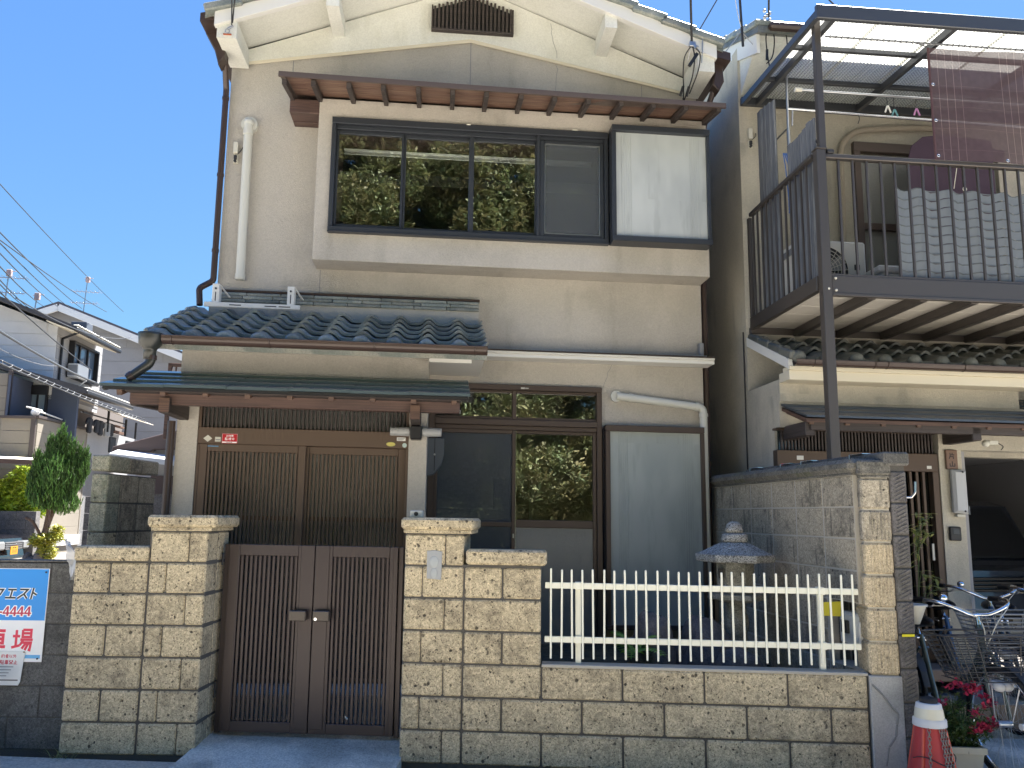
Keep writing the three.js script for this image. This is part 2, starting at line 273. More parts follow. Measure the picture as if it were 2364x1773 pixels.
// drawn print: small canvases
const KANJI = {
  car: '1,1.2 9,1.2|2,3 8,3 8,6.6 2,6.6 2,3|2,4.8 8,4.8|.6,8.2 9.4,8.2|5,0 5,10', place: '.3,3.5 3.8,3.5|2,.8 2,8|0,8.5 4,7.5|5,.7 9,.7 9,3.8 5,3.8 5,.7|5,2.2 9,2.2|4,5 10,5|5.5,5 4,7.5|5,6.3 9.2,6.3 8.8,9.5 8,9.3|7,6.3 5,9|8.2,6.3 6.5,9.6',
  e: '1.5,2 8.5,2|5,2 5,8.5|.7,8.5 9.3,8.5', su: '1.5,1.8 8,1.8 5.5,5.5 1,9|5.7,5.5 9,9', to: '3,.5 3,9.5|3,4 7.5,6', ku: '4,.5 1.5,4|3.5,2 8.5,2 7,6 2.5,9.3',
  yaku: '2.5,.5 1,3 3.5,3|3.5,2 .8,5.5 4,5.2|2.4,5.3 2.4,9.5|1,7 .5,9|3.5,6.8 4.3,8.3|6,.5 5,3.5|5.8,2.2 9.2,2.2 8.8,9 7.5,8.6|6,4.5 7.3,6', mono: '2,1.5 8,1.5|5,0 5,3.5|.5,3.5 9.5,3.5|8.5,1 1,6.5|3,5.5 8,5.5 8,9.5 3,9.5 3,5.5|3,7.4 8,7.4',
  i: '1.5,1 1.8,7.5 4,6.3|4,2 5,4|8,1 7.5,6 4.5,9.3|7,6.5 9.3,9', soto: '2.5,.5 .5,5|2.2,2.2 5,2.2 4,6 1,9.5|2,4.3 3.6,6|7,.5 7,9.6|7,3.8 9.5,5.5',
  chu: '1,1 1,6.5|1,1 4.4,1|1,2.8 4.2,2.8|1,4.5 4.2,4.5|1,6.3 4.6,6.3 4.2,9.3|.6,7.5 .3,9.2|2.6,1 2.6,6.3|6.8,.3 7.4,1.4|5.2,2.5 9.6,2.5|5.5,5.6 9.3,5.6|5,9.2 9.8,9.2|7.4,2.5 7.4,9.2', kin: '.5,2 4.3,2|2.4,.4 2.4,4.6|2.3,2.2 .5,4.3|5.5,2 9.5,2|7.4,.4 7.4,4.6|7.4,2.2 9.4,4.3|2.5,5.5 7.5,5.5|1,7 9,7|5,7 5,9.8|3,8 1.5,9.5|7,8 8.6,9.5', shi: '5,1 5,9|5,4.5 8.5,4.5|2.2,4 2.2,9|.5,9 9.5,9',
  kan: '1,1 1,5|1,1 4.5,1|1,3 4.5,3|1,5 4.5,5|4.2,1 4.2,3|2.5,3 2.5,5|6,.5 5.3,3|6,1.8 9.3,1.8|6.5,3.5 8.5,3.5|1.5,6 8.5,6 8.5,9 1.5,9 1.5,6|3.8,6 3.8,9|6.2,6 6.2,9|.3,9.2 9.7,9.2', shi2: '2,.5 3,1.8|.5,2.8 4,2.8 .8,6.5|2.4,5 2.4,9.6|2.6,5.2 4.2,6.6|5.2,1 9,1 9,5.8 5.2,5.8 5.2,1|5.2,2.6 9,2.6|5.2,4.2 9,4.2|6,5.8 5.6,8 4,9.6|7.8,5.8 7.8,9.2 9.7,9.2', naka: '1.5,2.5 8.5,2.5 8.5,6.5 1.5,6.5 1.5,2.5|5,.3 5,9.8',
  ji: '.8,1.5 3.4,1.5 3.4,8 .8,8 .8,1.5|.8,4.7 3.4,4.7|4.8,2 9.3,2|7,.4 7,4|4.3,4 9.8,4|4.6,6 9.6,6|8.2,4.2 8.2,9.5 7,9|5.5,7 6.4,8.3', aida: '1,.8 1,9.6|1,.8 4.2,.8 4.2,3.6 1,3.6|1,2.2 4.2,2.2|9,.8 9,9.6 8,9.2|9,.8 5.8,.8 5.8,3.6 9,3.6|5.8,2.2 9,2.2|3.4,5 6.6,5 6.6,8.6 3.4,8.6 3.4,5|3.4,6.8 6.6,6.8',
  kata: '2.5,.8 2.5,5 .8,9.5|5.5,.8 5.5,3.8|2.5,3.8 8.8,3.8|2.5,6.3 7,6.3 7,9.6', yama: '5,.5 5,8.8|1.5,4 1.5,8.8 8.5,8.8|8.5,4 8.5,9.2'
};
function glyph(c, k, x, y, w, h, lw, slant = 0) {
  c.lineWidth = lw; c.lineCap = 'butt'; c.lineJoin = 'miter';
  for (const s of KANJI[k].split('|')) { c.beginPath(); s.split(' ').forEach((p, i) => { const [a, b] = p.split(',').map(Number), X = x + a / 10 * w + slant * (1 - b / 10) * h, Y = y + b / 10 * h; i ? c.lineTo(X, Y) : c.moveTo(X, Y); }); c.stroke(); }
}
function print(w, h, draw, rough = .4) {
  const c = document.createElement('canvas'); c.width = w; c.height = h; const x = c.getContext('2d'); draw(x, w, h);
  const t = new THREE.CanvasTexture(c); t.colorSpace = THREE.SRGBColorSpace; return M([1, 1, 1], rough, { map: t });
}
// a thin plate whose front carries print (uv 0..1 on the front face)
function plate(x0, x1, y0, y1, z0, z1, c = .001) {
  const g = cb(x0, x1, y0, y1, z0, z1, c), p = g.attributes.position, u = new Float32Array(p.count * 2);
  for (let i = 0; i < p.count; i++) { u[2 * i] = (p.getX(i) - x0) / (x1 - x0); u[2 * i + 1] = (p.getY(i) - y0) / (y1 - y0); }
  g.setAttribute('uv', new THREE.BufferAttribute(u, 2)); return g;
}

// ---------- ground ----------
function struct(name, geos, mat, f = 'W', base = [0, 0, 0], label, cat) {
  const t = new THREE.Group(); t.position.copy(toWorld(f, ...base)); t.rotation.y = FR[f].t; info.set(t, { f, base });
  const m = part(name, geos, mat, t); t.remove(m); m.position.copy(t.position); m.rotation.copy(t.rotation); m.name = numbered(name);
  m.userData = { kind: 'structure', label, category: cat }; scene.add(m); return m;
}
struct('ground', bx(-150, 150, -.5, -.30, -150, 60), MAT.lot, 'B', [0, 0, 0], 'pale dry ground spreading behind and around the houses', 'ground');
struct('street', bx(-60, 60, -.26, -.022, .06, 9.5), MAT.street, 'W', [0, 0, 0], 'grey asphalt street running in front of the block walls', 'street');
struct('parking_lot', bx(-9, .42, -.28, .02, -13.0, -.25), MAT.lot, 'B', [0, 0, 0], 'pale sunlit parking lot behind the grey block wall', 'parking lot');
struct('terrace', bx(-6.0, -2.6, .02, .56, -14, -10.2), MAT.lot, 'B', [0, 0, 0], 'raised pale concrete terrace beside the siding house', 'terrace');
struct('gate_apron', slab([[1.58, -.012, .5], [2.92, -.012, .5], [2.92, .085, -.5], [1.58, .085, -.5]], .2), MAT.concrete, 'W', [2.2, 0, .3], 'sloping grey concrete threshold in front of the double gate', 'threshold');
struct('yard_paving', bx(.9, 5.6, -.28, .07, -3.4, -.5), MAT.concretePale, 'W', [3, 0, -1], 'concrete paving between the gate and the entrance door', 'paving');
struct('entrance_step', cb(.98, 2.62, .0, .26, .92, 1.3, .01), MAT.concretePale, 'H', [1.8, 0, 1.1], 'pale stone step before the sliding entrance door', 'step');
struct('planting_bed', bx(3.36, 5.72, -.2, .42, -2.45, -.1), MAT.soil, 'W', [4.5, 0, -.6], 'dark garden soil behind the white picket fence', 'planting bed');
struct('forecourt', slab([[5.95, -.005, .55], [9.6, -.005, .55], [9.6, .05, -.9], [5.95, .05, -.9]], .25), MAT.concrete, 'W', [6.5, 0, 0], 'dark grey concrete forecourt where the bicycles are parked', 'forecourt');

// ---------- main house ----------
const house = thing('house', 'beige stucco two-storey house with tiled entrance roof and long upper window behind the gate', 'house', 'H', [3, 0, 0]);
const GX = 3.05, HL = .81, HR = 5.286;
{
  const top = x => 5.78 + .38 * (x < GX ? x - HL : HR - x);
  const facade = part('wall', [
    prism([[HL, 0], [HR, 0], [HR, top(HR)], [GX, top(GX)], [HL, top(HL)]], -.14, 0, [rect(1.86, 5.2, 4.02, 4.98), rect(2.765, 4.30, .22, 2.685), rect(.985, 2.585, .1, 2.3)]),
    bx(HL, HL + .14, 0, 5.8, -6, -.14), bx(HR - .14, HR, 0, 5.8, -6, -.14), prism([[HL, 0], [HR, 0], [HR, top(HR)], [GX, top(GX)], [HL, top(HL)]], -6.14, -6)], MAT.stucco, house);
  // control joints and cracks
  const ribbon = (pts, w, z) => { const gs = []; for (let i = 0; i < pts.length - 1; i++) { const [a, b] = pts[i], [c, d] = pts[i + 1], L = Math.hypot(c - a, d - b), nx = -(d - b) / L * w / 2, ny = (c - a) / L * w / 2; gs.push(poly([[a + nx, b + ny, z], [a - nx, b - ny, z], [c - nx, d - ny, z], [c + nx, d + ny, z]])); } return mergeGeometries(gs.map(prep)); };
  part('expansion_joint', [bx(3.052, 3.060, 5.3, 6.07, -.002, .0025), bx(1.372, 1.379, 5.3, 5.76, -.002, .0025), bx(4.738, 4.745, 5.3, 5.73, -.002, .0025), bx(1.715, 1.721, 3.5, 3.72, -.002, .0025)], MAT.grey, facade);
  const wob = (x0, y0, x1, y1, n, a) => Array.from({ length: n + 1 }, (_, i) => [x0 + (x1 - x0) * i / n + rr(-a, a), y0 + (y1 - y0) * i / n + rr(-a, a)]);
  part('crack', [ribbon(wob(3.9, 5.9, 3.88, 5.4, 9, .012), .004, .002), ribbon(wob(4.33, 2.68, 4.42, 2.93, 6, .01), .004, .002)], MAT.grey, facade);
  // white gable plaster with its dropped lower edge
  const gable = part('gable_panel', prism([[HL + .1, 5.70], [GX, 6.089], [HR - .1, 5.675], [HR - .05, top(HR) + .01], [GX, top(GX) + .02], [HL + .05, top(HL) + .01]], .002, .03), MAT.whitePlaster, house);
  part('crack', ribbon(wob(3.83, 6.3, 3.9, 5.95, 8, .012), .004, .032), MAT.grey, gable);
  part('gable_trim', [bar([HL + .05, 5.688, .02], [GX, 6.082, .02], .012, .05), bar([GX, 6.082, .02], [HR - .05, 5.667, .02], .012, .05)], MAT.cream, gable);
  // soffit, barge boards, purlin ends
  const bb = x => 5.75 + .38 * (x < GX ? x - HL : HR - x);
  const xa = HL - .03, xb = HR + .03;
  part('soffit', [slab([[xa, bb(HL) + .075, .5], [GX, bb(GX) + .085, .5], [GX, bb(GX) + .085, 0], [xa, bb(HL) + .075, 0]], .03), slab([[GX, bb(GX) + .085, .5], [xb, bb(HR) + .075, .5], [xb, bb(HR) + .075, 0], [GX, bb(GX) + .085, 0]], .03)], MAT.whitePlaster, house);
  for (const s of [0, 1]) {
    const q = s ? [[xb, bb(HR) - .01], [xb, bb(HR) + .12], [GX, bb(GX) + .13], [GX, bb(GX)]] : [[xa, bb(HL) - .01], [GX, bb(GX)], [GX, bb(GX) + .13], [xa, bb(HL) + .12]];
    part('barge_board', prism(q, .5, .56, [], .003), MAT.white, house);
  }
  for (const [x0, x1, y] of [[.80, .97, 5.64], [1.735, 1.85, 6.02], [4.275, 4.387, 5.995], [5.14, 5.30, 5.62], [3.0, 3.1, 6.5]]) {
    const yt = Math.min(bb(x0), bb(x1)) + .06;
    part('purlin_end', slab([[x0, yt, .53], [x1, yt, .53], [x1, yt, .02], [x0, yt, .02]], yt - y), MAT.whitePlaster, house);
  }
  // roof slabs and rake tiles
  const rt = x => bb(x) + .125;
  part('roof', [slab([[HL - .12, rt(HL) - .12 * .38 + .05, .53], [GX, rt(GX) + .05, .53], [GX, rt(GX) + .05, -6.4], [HL - .02, rt(HL) - .02 * .38 + .05, -6.4]], .06), slab([[GX, rt(GX) + .05, .53], [HR + .10, rt(HR) - .10 * .38 + .05, .53], [HR + .05, rt(HR) - .05 * .38 + .05, -6.4], [GX, rt(GX) + .05, -6.4]], .06)], MAT.tile[1], house);
  for (const s of [-1, 1]) for (let i = 0; i < 9; i++) {
    const e = s < 0 ? HL - .12 : HR + .1, x0 = e - s * i * .27, x1 = x0 - s * .32, yy = x => rt(Math.max(HL - .3, Math.min(HR + .3, x))) + (x < HL ? (x - HL) * .38 - (0) : 0);
    const ya = bb(HL) + .125 - s * 0 + .38 * (s < 0 ? x0 - HL : HR - x0) + .055, yb = ya + .32 * .38 - .03;
    part('roof_tile', bar([x0, ya, .42], [x1, yb, .42], .36, .075, .012), MAT.tile[i % 3], house);
  }
  // gable louvre
  const lou = part('louvre', prism([[2.685, 6.155], [3.45, 6.155], [3.45, 6.37], [3.067, 6.505], [2.685, 6.37]], .03, .045), MAT.black, house);
  for (let i = 0; i < 20; i++) { const x = 2.692 + i * .0387, t = 6.36 + .34 * (Math.min(x - 2.685, 3.45 - x)) + .02 + (i % 2 ? .012 : 0); part('slat', cb(x, x + .022, 6.15, t, .045, .085, .003), MAT.woodDark, lou); }
  part('louvre_frame', [cb(2.67, 3.465, 6.135, 6.152, .03, .09, .002), cb(2.67, 2.685, 6.152, 6.39, .03, .09, .002), cb(3.45, 3.465, 6.152, 6.39, .03, .09, .002)], MAT.woodDark, lou);
  // rooms behind the glass
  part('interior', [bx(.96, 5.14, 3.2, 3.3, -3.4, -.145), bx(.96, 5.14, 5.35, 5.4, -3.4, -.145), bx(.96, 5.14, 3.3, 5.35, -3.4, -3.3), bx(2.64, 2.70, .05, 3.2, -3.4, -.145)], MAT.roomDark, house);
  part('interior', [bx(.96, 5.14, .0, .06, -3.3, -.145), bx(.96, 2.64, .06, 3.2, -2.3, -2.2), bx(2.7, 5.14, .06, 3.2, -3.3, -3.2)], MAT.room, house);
  part('interior_door', [cb(3.55, 4.0, .1, 2.0, -3.18, -3.12), cb(2.8, 3.5, .1, 1.6, -1.7, -1.62)], MAT.woodRed, house);
  part('interior_beam', [bx(.96, 5.14, 4.42, 4.52, -3.28, -3.18), bx(3.05, 3.13, 3.3, 4.42, -3.28, -3.18), bx(2.0, 2.06, 3.3, 4.42, -3.28, -3.18), bx(.96, 5.14, 4.9, 5.02, -.9, -.8)], MAT.dark, house);
  part('window_lining', [bx(1.84, 5.2, 4.962, 4.976, -.15, .2), bx(1.84, 1.862, 4.02, 4.962, -.15, .2), bx(1.862, 5.2, 4.02, 4.028, -.15, .2)], MAT.woodRed, house);
  part('curtain_rail', [cb(1.88, 4.25, 4.905, 4.93, -.1, -.04), cb(1.88, 4.25, 4.872, 4.880, -.05, -.04)], MAT.white, house);
}
// bay window
{
  const x0 = 1.685, x1 = 5.28, yb = 3.725, yt = 5.245, zf = .3;
  const bay = part('bay_window', [prism(rect(x0, x1, yb, yt), zf - .1, zf, [rect(1.81, 5.25, 3.985, 5.06)], .004), bx(x0, x0 + .1, yb, yt, 0, zf - .1), bx(x1 - .03, x1, yb, yt, 0, zf - .1), bx(x0 + .1, x1 - .03, yb, yb + .08, 0, zf - .1), bx(x0 + .1, x1 - .03, 5.1, yt, 0, zf - .1)], MAT.stucco, house);
  const f = MAT.aluDark2 = M([.050, .056, .068], .4, { metalness: .35 });
  part('window_frame', [cb(1.81, 4.335, 5.0, 5.06, .2, .335), cb(1.81, 4.335, 3.985, 4.03, .2, .34), cb(1.81, 1.848, 4.03, 5.0, .2, .33), cb(4.300, 4.335, 4.03, 5.0, .2, .33), cb(1.848, 4.3, 4.962, 5.0, .22, .30), cb(1.81, 4.335, 3.972, 3.985, .25, .36)], f, bay);
  const edges = [1.848, 2.456, 3.072, 3.682, 4.30];
  for (let i = 0; i < 4; i++) {
    const a = edges[i], b = edges[i + 1], z = [.255, .235, .255, .262][i], m = .021;
    const s = part('sash', [cb(a, a + m, 4.03, 4.962, z - .015, z + .015), cb(b - m, b, 4.03, 4.962, z - .015, z + .015), cb(a + m, b - m, 4.03, 4.075, z - .015, z + .015), cb(a + m, b - m, 4.93, 4.962, z - .015, z + .015)], f, bay);
    part('pane', bx(a + m, b - m, 4.075, 4.93, z - .003, z + .003), MAT.glass, bay);
  }
  part('meeting_rail', [cb(3.055, 3.098, 4.03, 4.962, .258, .29), cb(3.672, 3.700, 4.03, 5.0, .285, .325)], f, bay);
  const z = .305;
  part('screen_frame', [cb(3.70, 3.745, 4.035, 4.955, z - .01, z + .01), cb(4.258, 4.295, 4.035, 4.955, z - .01, z + .01), cb(3.745, 4.258, 4.035, 4.06, z - .01, z + .01), cb(3.745, 4.258, 4.925, 4.955, z - .01, z + .01)], f, bay);
  part('screen_bead', [cb(3.745, 3.752, 4.06, 4.925, z - .008, z + .013, .001), cb(4.25, 4.258, 4.06, 4.925, z - .008, z + .013, .001), cb(3.752, 4.25, 4.06, 4.067, z - .008, z + .013, .001), cb(3.752, 4.25, 4.918, 4.925, z - .008, z + .013, .001)], MAT.steel, bay);
  part('insect_screen', bx(3.752, 4.25, 4.067, 4.918, z - .002, z + .002), MAT.screen, bay);
  const box = part('shutter_box', [cb(4.345, 5.262, 5.03, 5.085, .3, .46), cb(4.345, 5.262, 3.975, 4.025, .3, .47), cb(4.345, 4.385, 4.025, 5.03, .3, .445), cb(5.232, 5.262, 4.025, 5.03, .3, .445)], f, bay);
  const pan = part('shutter_panel', bx(4.385, 5.232, 4.025, 5.03, .395, .41), MAT.shutter, bay);
  for (const g of [4.44, 5.08]) for (let i = 0; i < 5; i++) part('shutter_rib', cb(g + i * .021, g + i * .021 + .006, 4.03, 5.02, .409, .415, .002), MAT.shutter, bay);
  part('latch', [cb(4.0, 4.05, 5.06, 5.072, .3, .34), cb(3.02, 3.06, 5.05, 5.062, .33, .345)], MAT.ivory, bay);
  // hood over the bay
  const hood = part('bay_roof', [slab([[1.40, 5.235, .76], [5.315, 5.195, .76], [5.315, 5.36, 0], [1.40, 5.36, 0]], .022), slab([[1.40, 5.216, .765], [5.315, 5.178, .765], [5.315, 5.182, .735], [1.40, 5.222, .735]], .03)], M([.14, .105, .09], .45, { metalness: .3 }), house);
  const RX = [1.445, 1.69, 1.99, 2.285, 2.585, 2.885, 3.18, 3.485, 3.78, 4.08, 4.375, 4.665, 4.96, 5.26];
  for (const x of RX) part('rafter', bar([x, 5.158 - .002 * (x - 1.4), .73], [x, 5.285, .0], .040, .052), MAT.woodDark, hood);
  for (let i = 0; i < RX.length - 1; i++) for (let k = 0; k < 3; k++) { const a = RX[i] + .0215, b = RX[i + 1] - .0215, q = z => 5.208 - .003 * (a - 1.4) + (.73 - z) * .178, za = .73 - k * .155, zb = za - .148; part('soffit_board', slab([[a, q(za), za], [b, q(za), za], [b, q(zb), zb], [a, q(zb), zb]], .012), MAT.woodSoffit, hood); }
  part('beam', [cb(1.42, 1.684, 5.095, 5.225, .12, .3), cb(1.42, 1.684, 5.095, 5.225, .0, .1)], MAT.woodRed, hood);
}
// ground-floor window and shutter box on the right
{
  const y0 = .22, f = MAT.alu;
  const win = part('window', [cb(2.745, 4.318, 2.655, 2.705, -.05, .055), cb(2.745, 2.80, y0, 2.655, -.05, .05), cb(4.268, 4.318, y0, 2.655, -.05, .05), cb(2.80, 4.268, 2.33, 2.385, -.05, .065), cb(2.80, 4.268, 2.29, 2.33, -.045, .045), cb(2.745, 4.318, .16, .22, -.05, .07), cb(3.495, 3.532, 2.385, 2.655, -.03, .035), cb(2.8, 4.268, 2.385, 2.41, -.03, .03), cb(2.8, 4.268, 2.632, 2.655, -.03, .03)], f, house);
  part('pane', bx(2.8, 3.495, 2.41, 2.632, -.003, .003), MAT.glass, win); part('pane', bx(3.532, 4.268, 2.41, 2.632, -.003, .003), MAT.glass, win);
  const sash = (a, b, z, g, lower) => {
    part('sash', [cb(a, a + .035, y0, 2.29, z - .015, z + .015), cb(b - .035, b, y0, 2.29, z - .015, z + .015), cb(a + .035, b - .035, y0, y0 + .08, z - .015, z + .015), cb(a + .035, b - .035, 1.425, 1.492, z - .015, z + .015), cb(a + .035, b - .035, 2.262, 2.29, z - .015, z + .015)], f, win);
    part('pane', bx(a + .035, b - .035, 1.492, 2.262, z - .003, z + .003), g, win); part('pane', bx(a + .035, b - .035, y0 + .08, 1.425, z - .003, z + .003), lower, win);
  };
  sash(3.49, 4.268, .012, MAT.glass, MAT.glassFrost);
  sash(2.80, 3.525, -.018, MAT.glass, MAT.glassTint);
  part('screen_frame', [cb(3.497, 3.528, y0, 2.29, .024, .042), cb(2.80, 2.83, y0, 2.29, .024, .042), cb(2.83, 3.497, 1.43, 1.47, .024, .04), cb(2.83, 3.497, 2.255, 2.29, .024, .04)], f, win);
  part('insect_screen', [bx(2.83, 3.497, 1.47, 2.255, .028, .031), bx(2.83, 3.497, y0, 1.43, .028, .031)], MAT.screen, win);
  part('handle', [cb(3.508, 3.518, 1.33, 1.37, .042, .056)], MAT.ivory, win);
  part('mullion_bead', [cb(3.529, 3.534, y0, 2.29, .027, .045, .001)], MAT.chrome, win);
  part('name_tag', [cb(3.57, 3.605, 2.668, 2.682, .055, .058, .0005), cb(3.608, 3.64, 2.671, 2.679, .055, .058, .0005)], MAT.ivory, win);
  const box = part('shutter_box', [cb(4.335, 5.25, 2.30, 2.355, .0, .125), cb(4.335, 5.25, .56, .60, .0, .13), cb(4.335, 4.378, .60, 2.30, .0, .12), cb(5.215, 5.25, .60, 2.30, .0, .12)], f, house);
  part('shutter_panel', bx(4.378, 5.215, .60, 2.30, .075, .09), MAT.shutterLow, box);
  for (const g of [4.46, 5.06]) for (let i = 0; i < 5; i++) part('shutter_rib', cb(g + i * .02, g + i * .02 + .006, .6, 2.3, .089, .094, .002), MAT.shutterLow, box);
  part('guide_rail', [cb(4.322, 4.334, .2, 2.33, -.0, .07), cb(5.252, 5.27, .0, 2.3, -.0, .03)], MAT.aluDark, house);
  part('plinth', bx(2.745, HR, -.1, .16, .0, .03), MAT.concretePale, house);
  // ledge strip above
  const led = part('ledge', [cb(3.19, 5.335, 2.93, 2.965, 0, .2, .004), cb(3.19, 5.335, 2.965, 2.985, 0, .215, .004)], MAT.white, house);
  part('flashing', slab([[3.19, 3.02, 0.0], [5.335, 3.02, 0.0], [5.335, 2.995, .225], [3.19, 2.995, .225]].map(p => p).reverse(), .01), MAT.gutter, led);
  // pale duct pipe
  const dp = part('drain_pipe', [pipe([[4.45, 2.627, .065], [5.262, 2.545, .065], [5.262, 0.3, .065]], .036, 14)], MAT.pvc, house);
  part('pipe_joint', [rod([4.565, 2.616, .065], [4.60, 2.612, .065], .041, 14), rod([5.19, 2.553, .065], [5.215, 2.55, .065], .042, 14), rod([5.262, 2.46, .065], [5.262, 2.49, .065], .042, 14), rod([4.45, 2.627, .065], [4.45, 2.627, .0], .052, 16), rod([5.262, 1.2, .065], [5.262, 1.215, .065], .042, 14)], MAT.pvc, dp);
}
// entrance block
{
  const zf = .88;
  part('entrance_wall', [bx(HL, 2.74, 2.34, 2.9, zf - .12, zf), bx(HL, .968, 0, 2.34, zf - .12, zf), bx(2.598, 2.74, 0, 2.34, zf - .12, zf), bx(HL, HL + .12, 0, 2.9, 0, zf - .12), bx(2.62, 2.74, 0, 2.9, 0, zf - .12)], MAT.stucco, house);
  const d = MAT.aluDoor;
  const door = part('sliding_door', [cb(.968, 2.598, 2.035, 2.165, .78, .872), cb(.968, 2.598, 2.325, 2.34, .78, .87), cb(.968, .99, .13, 2.035, .78, .87), cb(2.576, 2.598, .13, 2.035, .78, .87), cb(.968, .99, 2.165, 2.325, .78, .87), cb(2.576, 2.598, 2.165, 2.325, .78, .87), cb(.968, 2.598, .1, .13, .74, .88)], d, house);
  for (let i = 0; i < 50; i++) { const x = .998 + i * .0317; part('slat', cb(x, x + .014, 2.165, 2.325, .835, .86, .002), MAT.woodDark, door); }
  part('pane', bx(.99, 2.576, 2.165, 2.325, .80, .806), MAT.glassRib, door);
  const leaf = (a, b, z, n) => {
    part('door_leaf', [cb(a, a + .058, .13, 2.035, z - .02, z + .02), cb(b - .058, b, .13, 2.035, z - .02, z + .02), cb(a + .058, b - .058, 1.975, 2.035, z - .02, z + .02), cb(a + .058, b - .058, .13, .33, z - .02, z + .02), cb(a + .058, b - .058, 1.455, 1.488, z - .016, z + .002)], d, door);
    const w = (b - a - .116) / n; for (let i = 0; i < n; i++) { const x = a + .058 + (i + .5) * w; part('slat', cb(x - .0085, x + .0085, .33, 1.975, z + .002, z + .02, .002), d, door); }
    part('pane', bx(a + .058, b - .058, .33, 1.975, z - .015, z - .011), MAT.glassRib, door);
  };
  leaf(.99, 1.80, .85, 23); leaf(1.762, 2.576, .805, 23);
  // added white boards standing in for the lit window strip behind the panes
  part('added_pale_board', [cb(1.55, 2.5, 1.26, 1.41, .3, .4), cb(1.2, 2.5, .2, .5, -.6, -.5)], MAT.white, house);
  // stickers
  const st = (n, g, m) => part(n, g, m, door, { keepUV: true });
  st('sticker', plate(1.154, 1.272, 2.04, 2.115, .872, .8735), print(236, 150, (c, w, h) => { c.fillStyle = '#b81526'; c.fillRect(0, 0, w, h); c.strokeStyle = '#fff'; c.lineWidth = 3; c.strokeRect(4, 4, w - 8, h - 30); c.fillStyle = '#fff'; c.fillRect(6, h - 24, w - 12, 18); c.font = 'bold 34px sans-serif'; c.fillText('24', 62, 46); glyph(c, 'ji', 104, 18, 32, 30, 4); glyph(c, 'aida', 140, 18, 32, 30, 4); glyph(c, 'kan', 44, 58, 46, 46, 5); glyph(c, 'shi2', 96, 58, 46, 46, 5); glyph(c, 'naka', 148, 58, 46, 46, 5); c.fillStyle = '#333'; c.fillRect(70, h - 19, 90, 7); }));
  const dia = (x, y, r) => { const g = new THREE.CylinderGeometry(r, r, .0015, 4); g.rotateX(Math.PI / 2); g.scale(1.25, 1, 1); g.translate(x, y, .8728); return g; };
  st('sticker', dia(1.047, 2.075, .027), MAT.ivory); st('sticker', cb(1.102, 1.145, 2.052, 2.088, .872, .8735), MAT.ivory); st('sticker', cb(1.106, 1.141, 2.062, 2.07, .8735, .8745), MAT.grey);
  const ov = new THREE.CylinderGeometry(.036, .036, .0015, 24); ov.rotateX(Math.PI / 2); ov.scale(1, .45, 1); ov.translate(2.458, 2.066, .8728); st('sticker', ov, M([.62, .56, .16], .4));
  st('sticker', plate(2.504, 2.573, 2.094, 2.122, .872, .8735), print(140, 60, (c, w, h) => { c.fillStyle = '#e8e8e6'; c.fillRect(0, 0, w, h); c.fillStyle = '#555'; for (let i = 0; i < 3; i++) c.fillRect(10, 12 + i * 15, 120 - i * 18, 6); }));
  const rd = new THREE.CylinderGeometry(.018, .018, .0015, 20); rd.rotateX(Math.PI / 2); rd.translate(2.566, 2.06, .8728); st('sticker', rd, M([.5, .62, .6], .4));
  st('sticker', plate(1.05, 1.132, 2.012, 2.02, .871, .8725), M([.10, .25, .42], .4));
}
// tiled entrance roof
const PITCH = .2515;
function tileGeo(w, L, eave) { // S-shaped pantile, lower end at z = 0, running up towards -z
  const n = 12, th = .024, out = [], h = u => .030 * Math.cos(2 * Math.PI * (u - .17)) + .008 * Math.cos(4 * Math.PI * (u - .17));
  const pos = []; for (let k = 0; k <= 1; k++) for (let i = 0; i <= n; i++) { const u = i / n * 1.06 - .03; pos.push([u * w, h(u), k ? -L : 0]); }
  const q = (a, b, c, d) => out.push(...a, ...b, ...c, ...a, ...c, ...d);
  const N = n + 1, dn = p => [p[0], p[1] - th, p[2]];
  for (let i = 0; i < n; i++) { q(pos[i], pos[i + 1], pos[i + 1 + N], pos[i + N]); q(dn(pos[i]), pos[i].slice() && dn(pos[i + N]), dn(pos[i + 1 + N]), dn(pos[i + 1])); }
  let g = new THREE.BufferGeometry(); g.setAttribute('position', new THREE.Float32BufferAttribute(out, 3)); g = mergeVertices(g); g.computeVertexNormals(); g = prep(g);
  const ed = []; const e = (a, b, c, d) => ed.push(...a, ...b, ...c, ...a, ...c, ...d);
  const drop = eave ? .035 : 0;
  for (let i = 0; i < n; i++) { const a = dn(pos[i]), b = dn(pos[i + 1]); a[1] -= drop * (.4 + .6 * (i / n > .3)); b[1] -= drop * (.4 + .6 * ((i + 1) / n > .3)); e(a, b, pos[i + 1], pos[i]); }
  e(dn(pos[0]), pos[0], pos[N], dn(pos[N])); e(dn(pos[n]), dn(pos[n + N]), pos[n + N], pos[n]);
  let g2 = new THREE.BufferGeometry(); g2.setAttribute('position', new THREE.Float32BufferAttribute(ed, 3)); g2.computeVertexNormals();
  const gs = [g, prep(g2)];
  if (eave) { const c = new THREE.SphereGeometry(.06, 14, 10); c.scale(1.05, .95, .6); c.translate(.17 * w, -.022, .006); gs.push(prep(c)); }
  return mergeGeometries(gs);
}
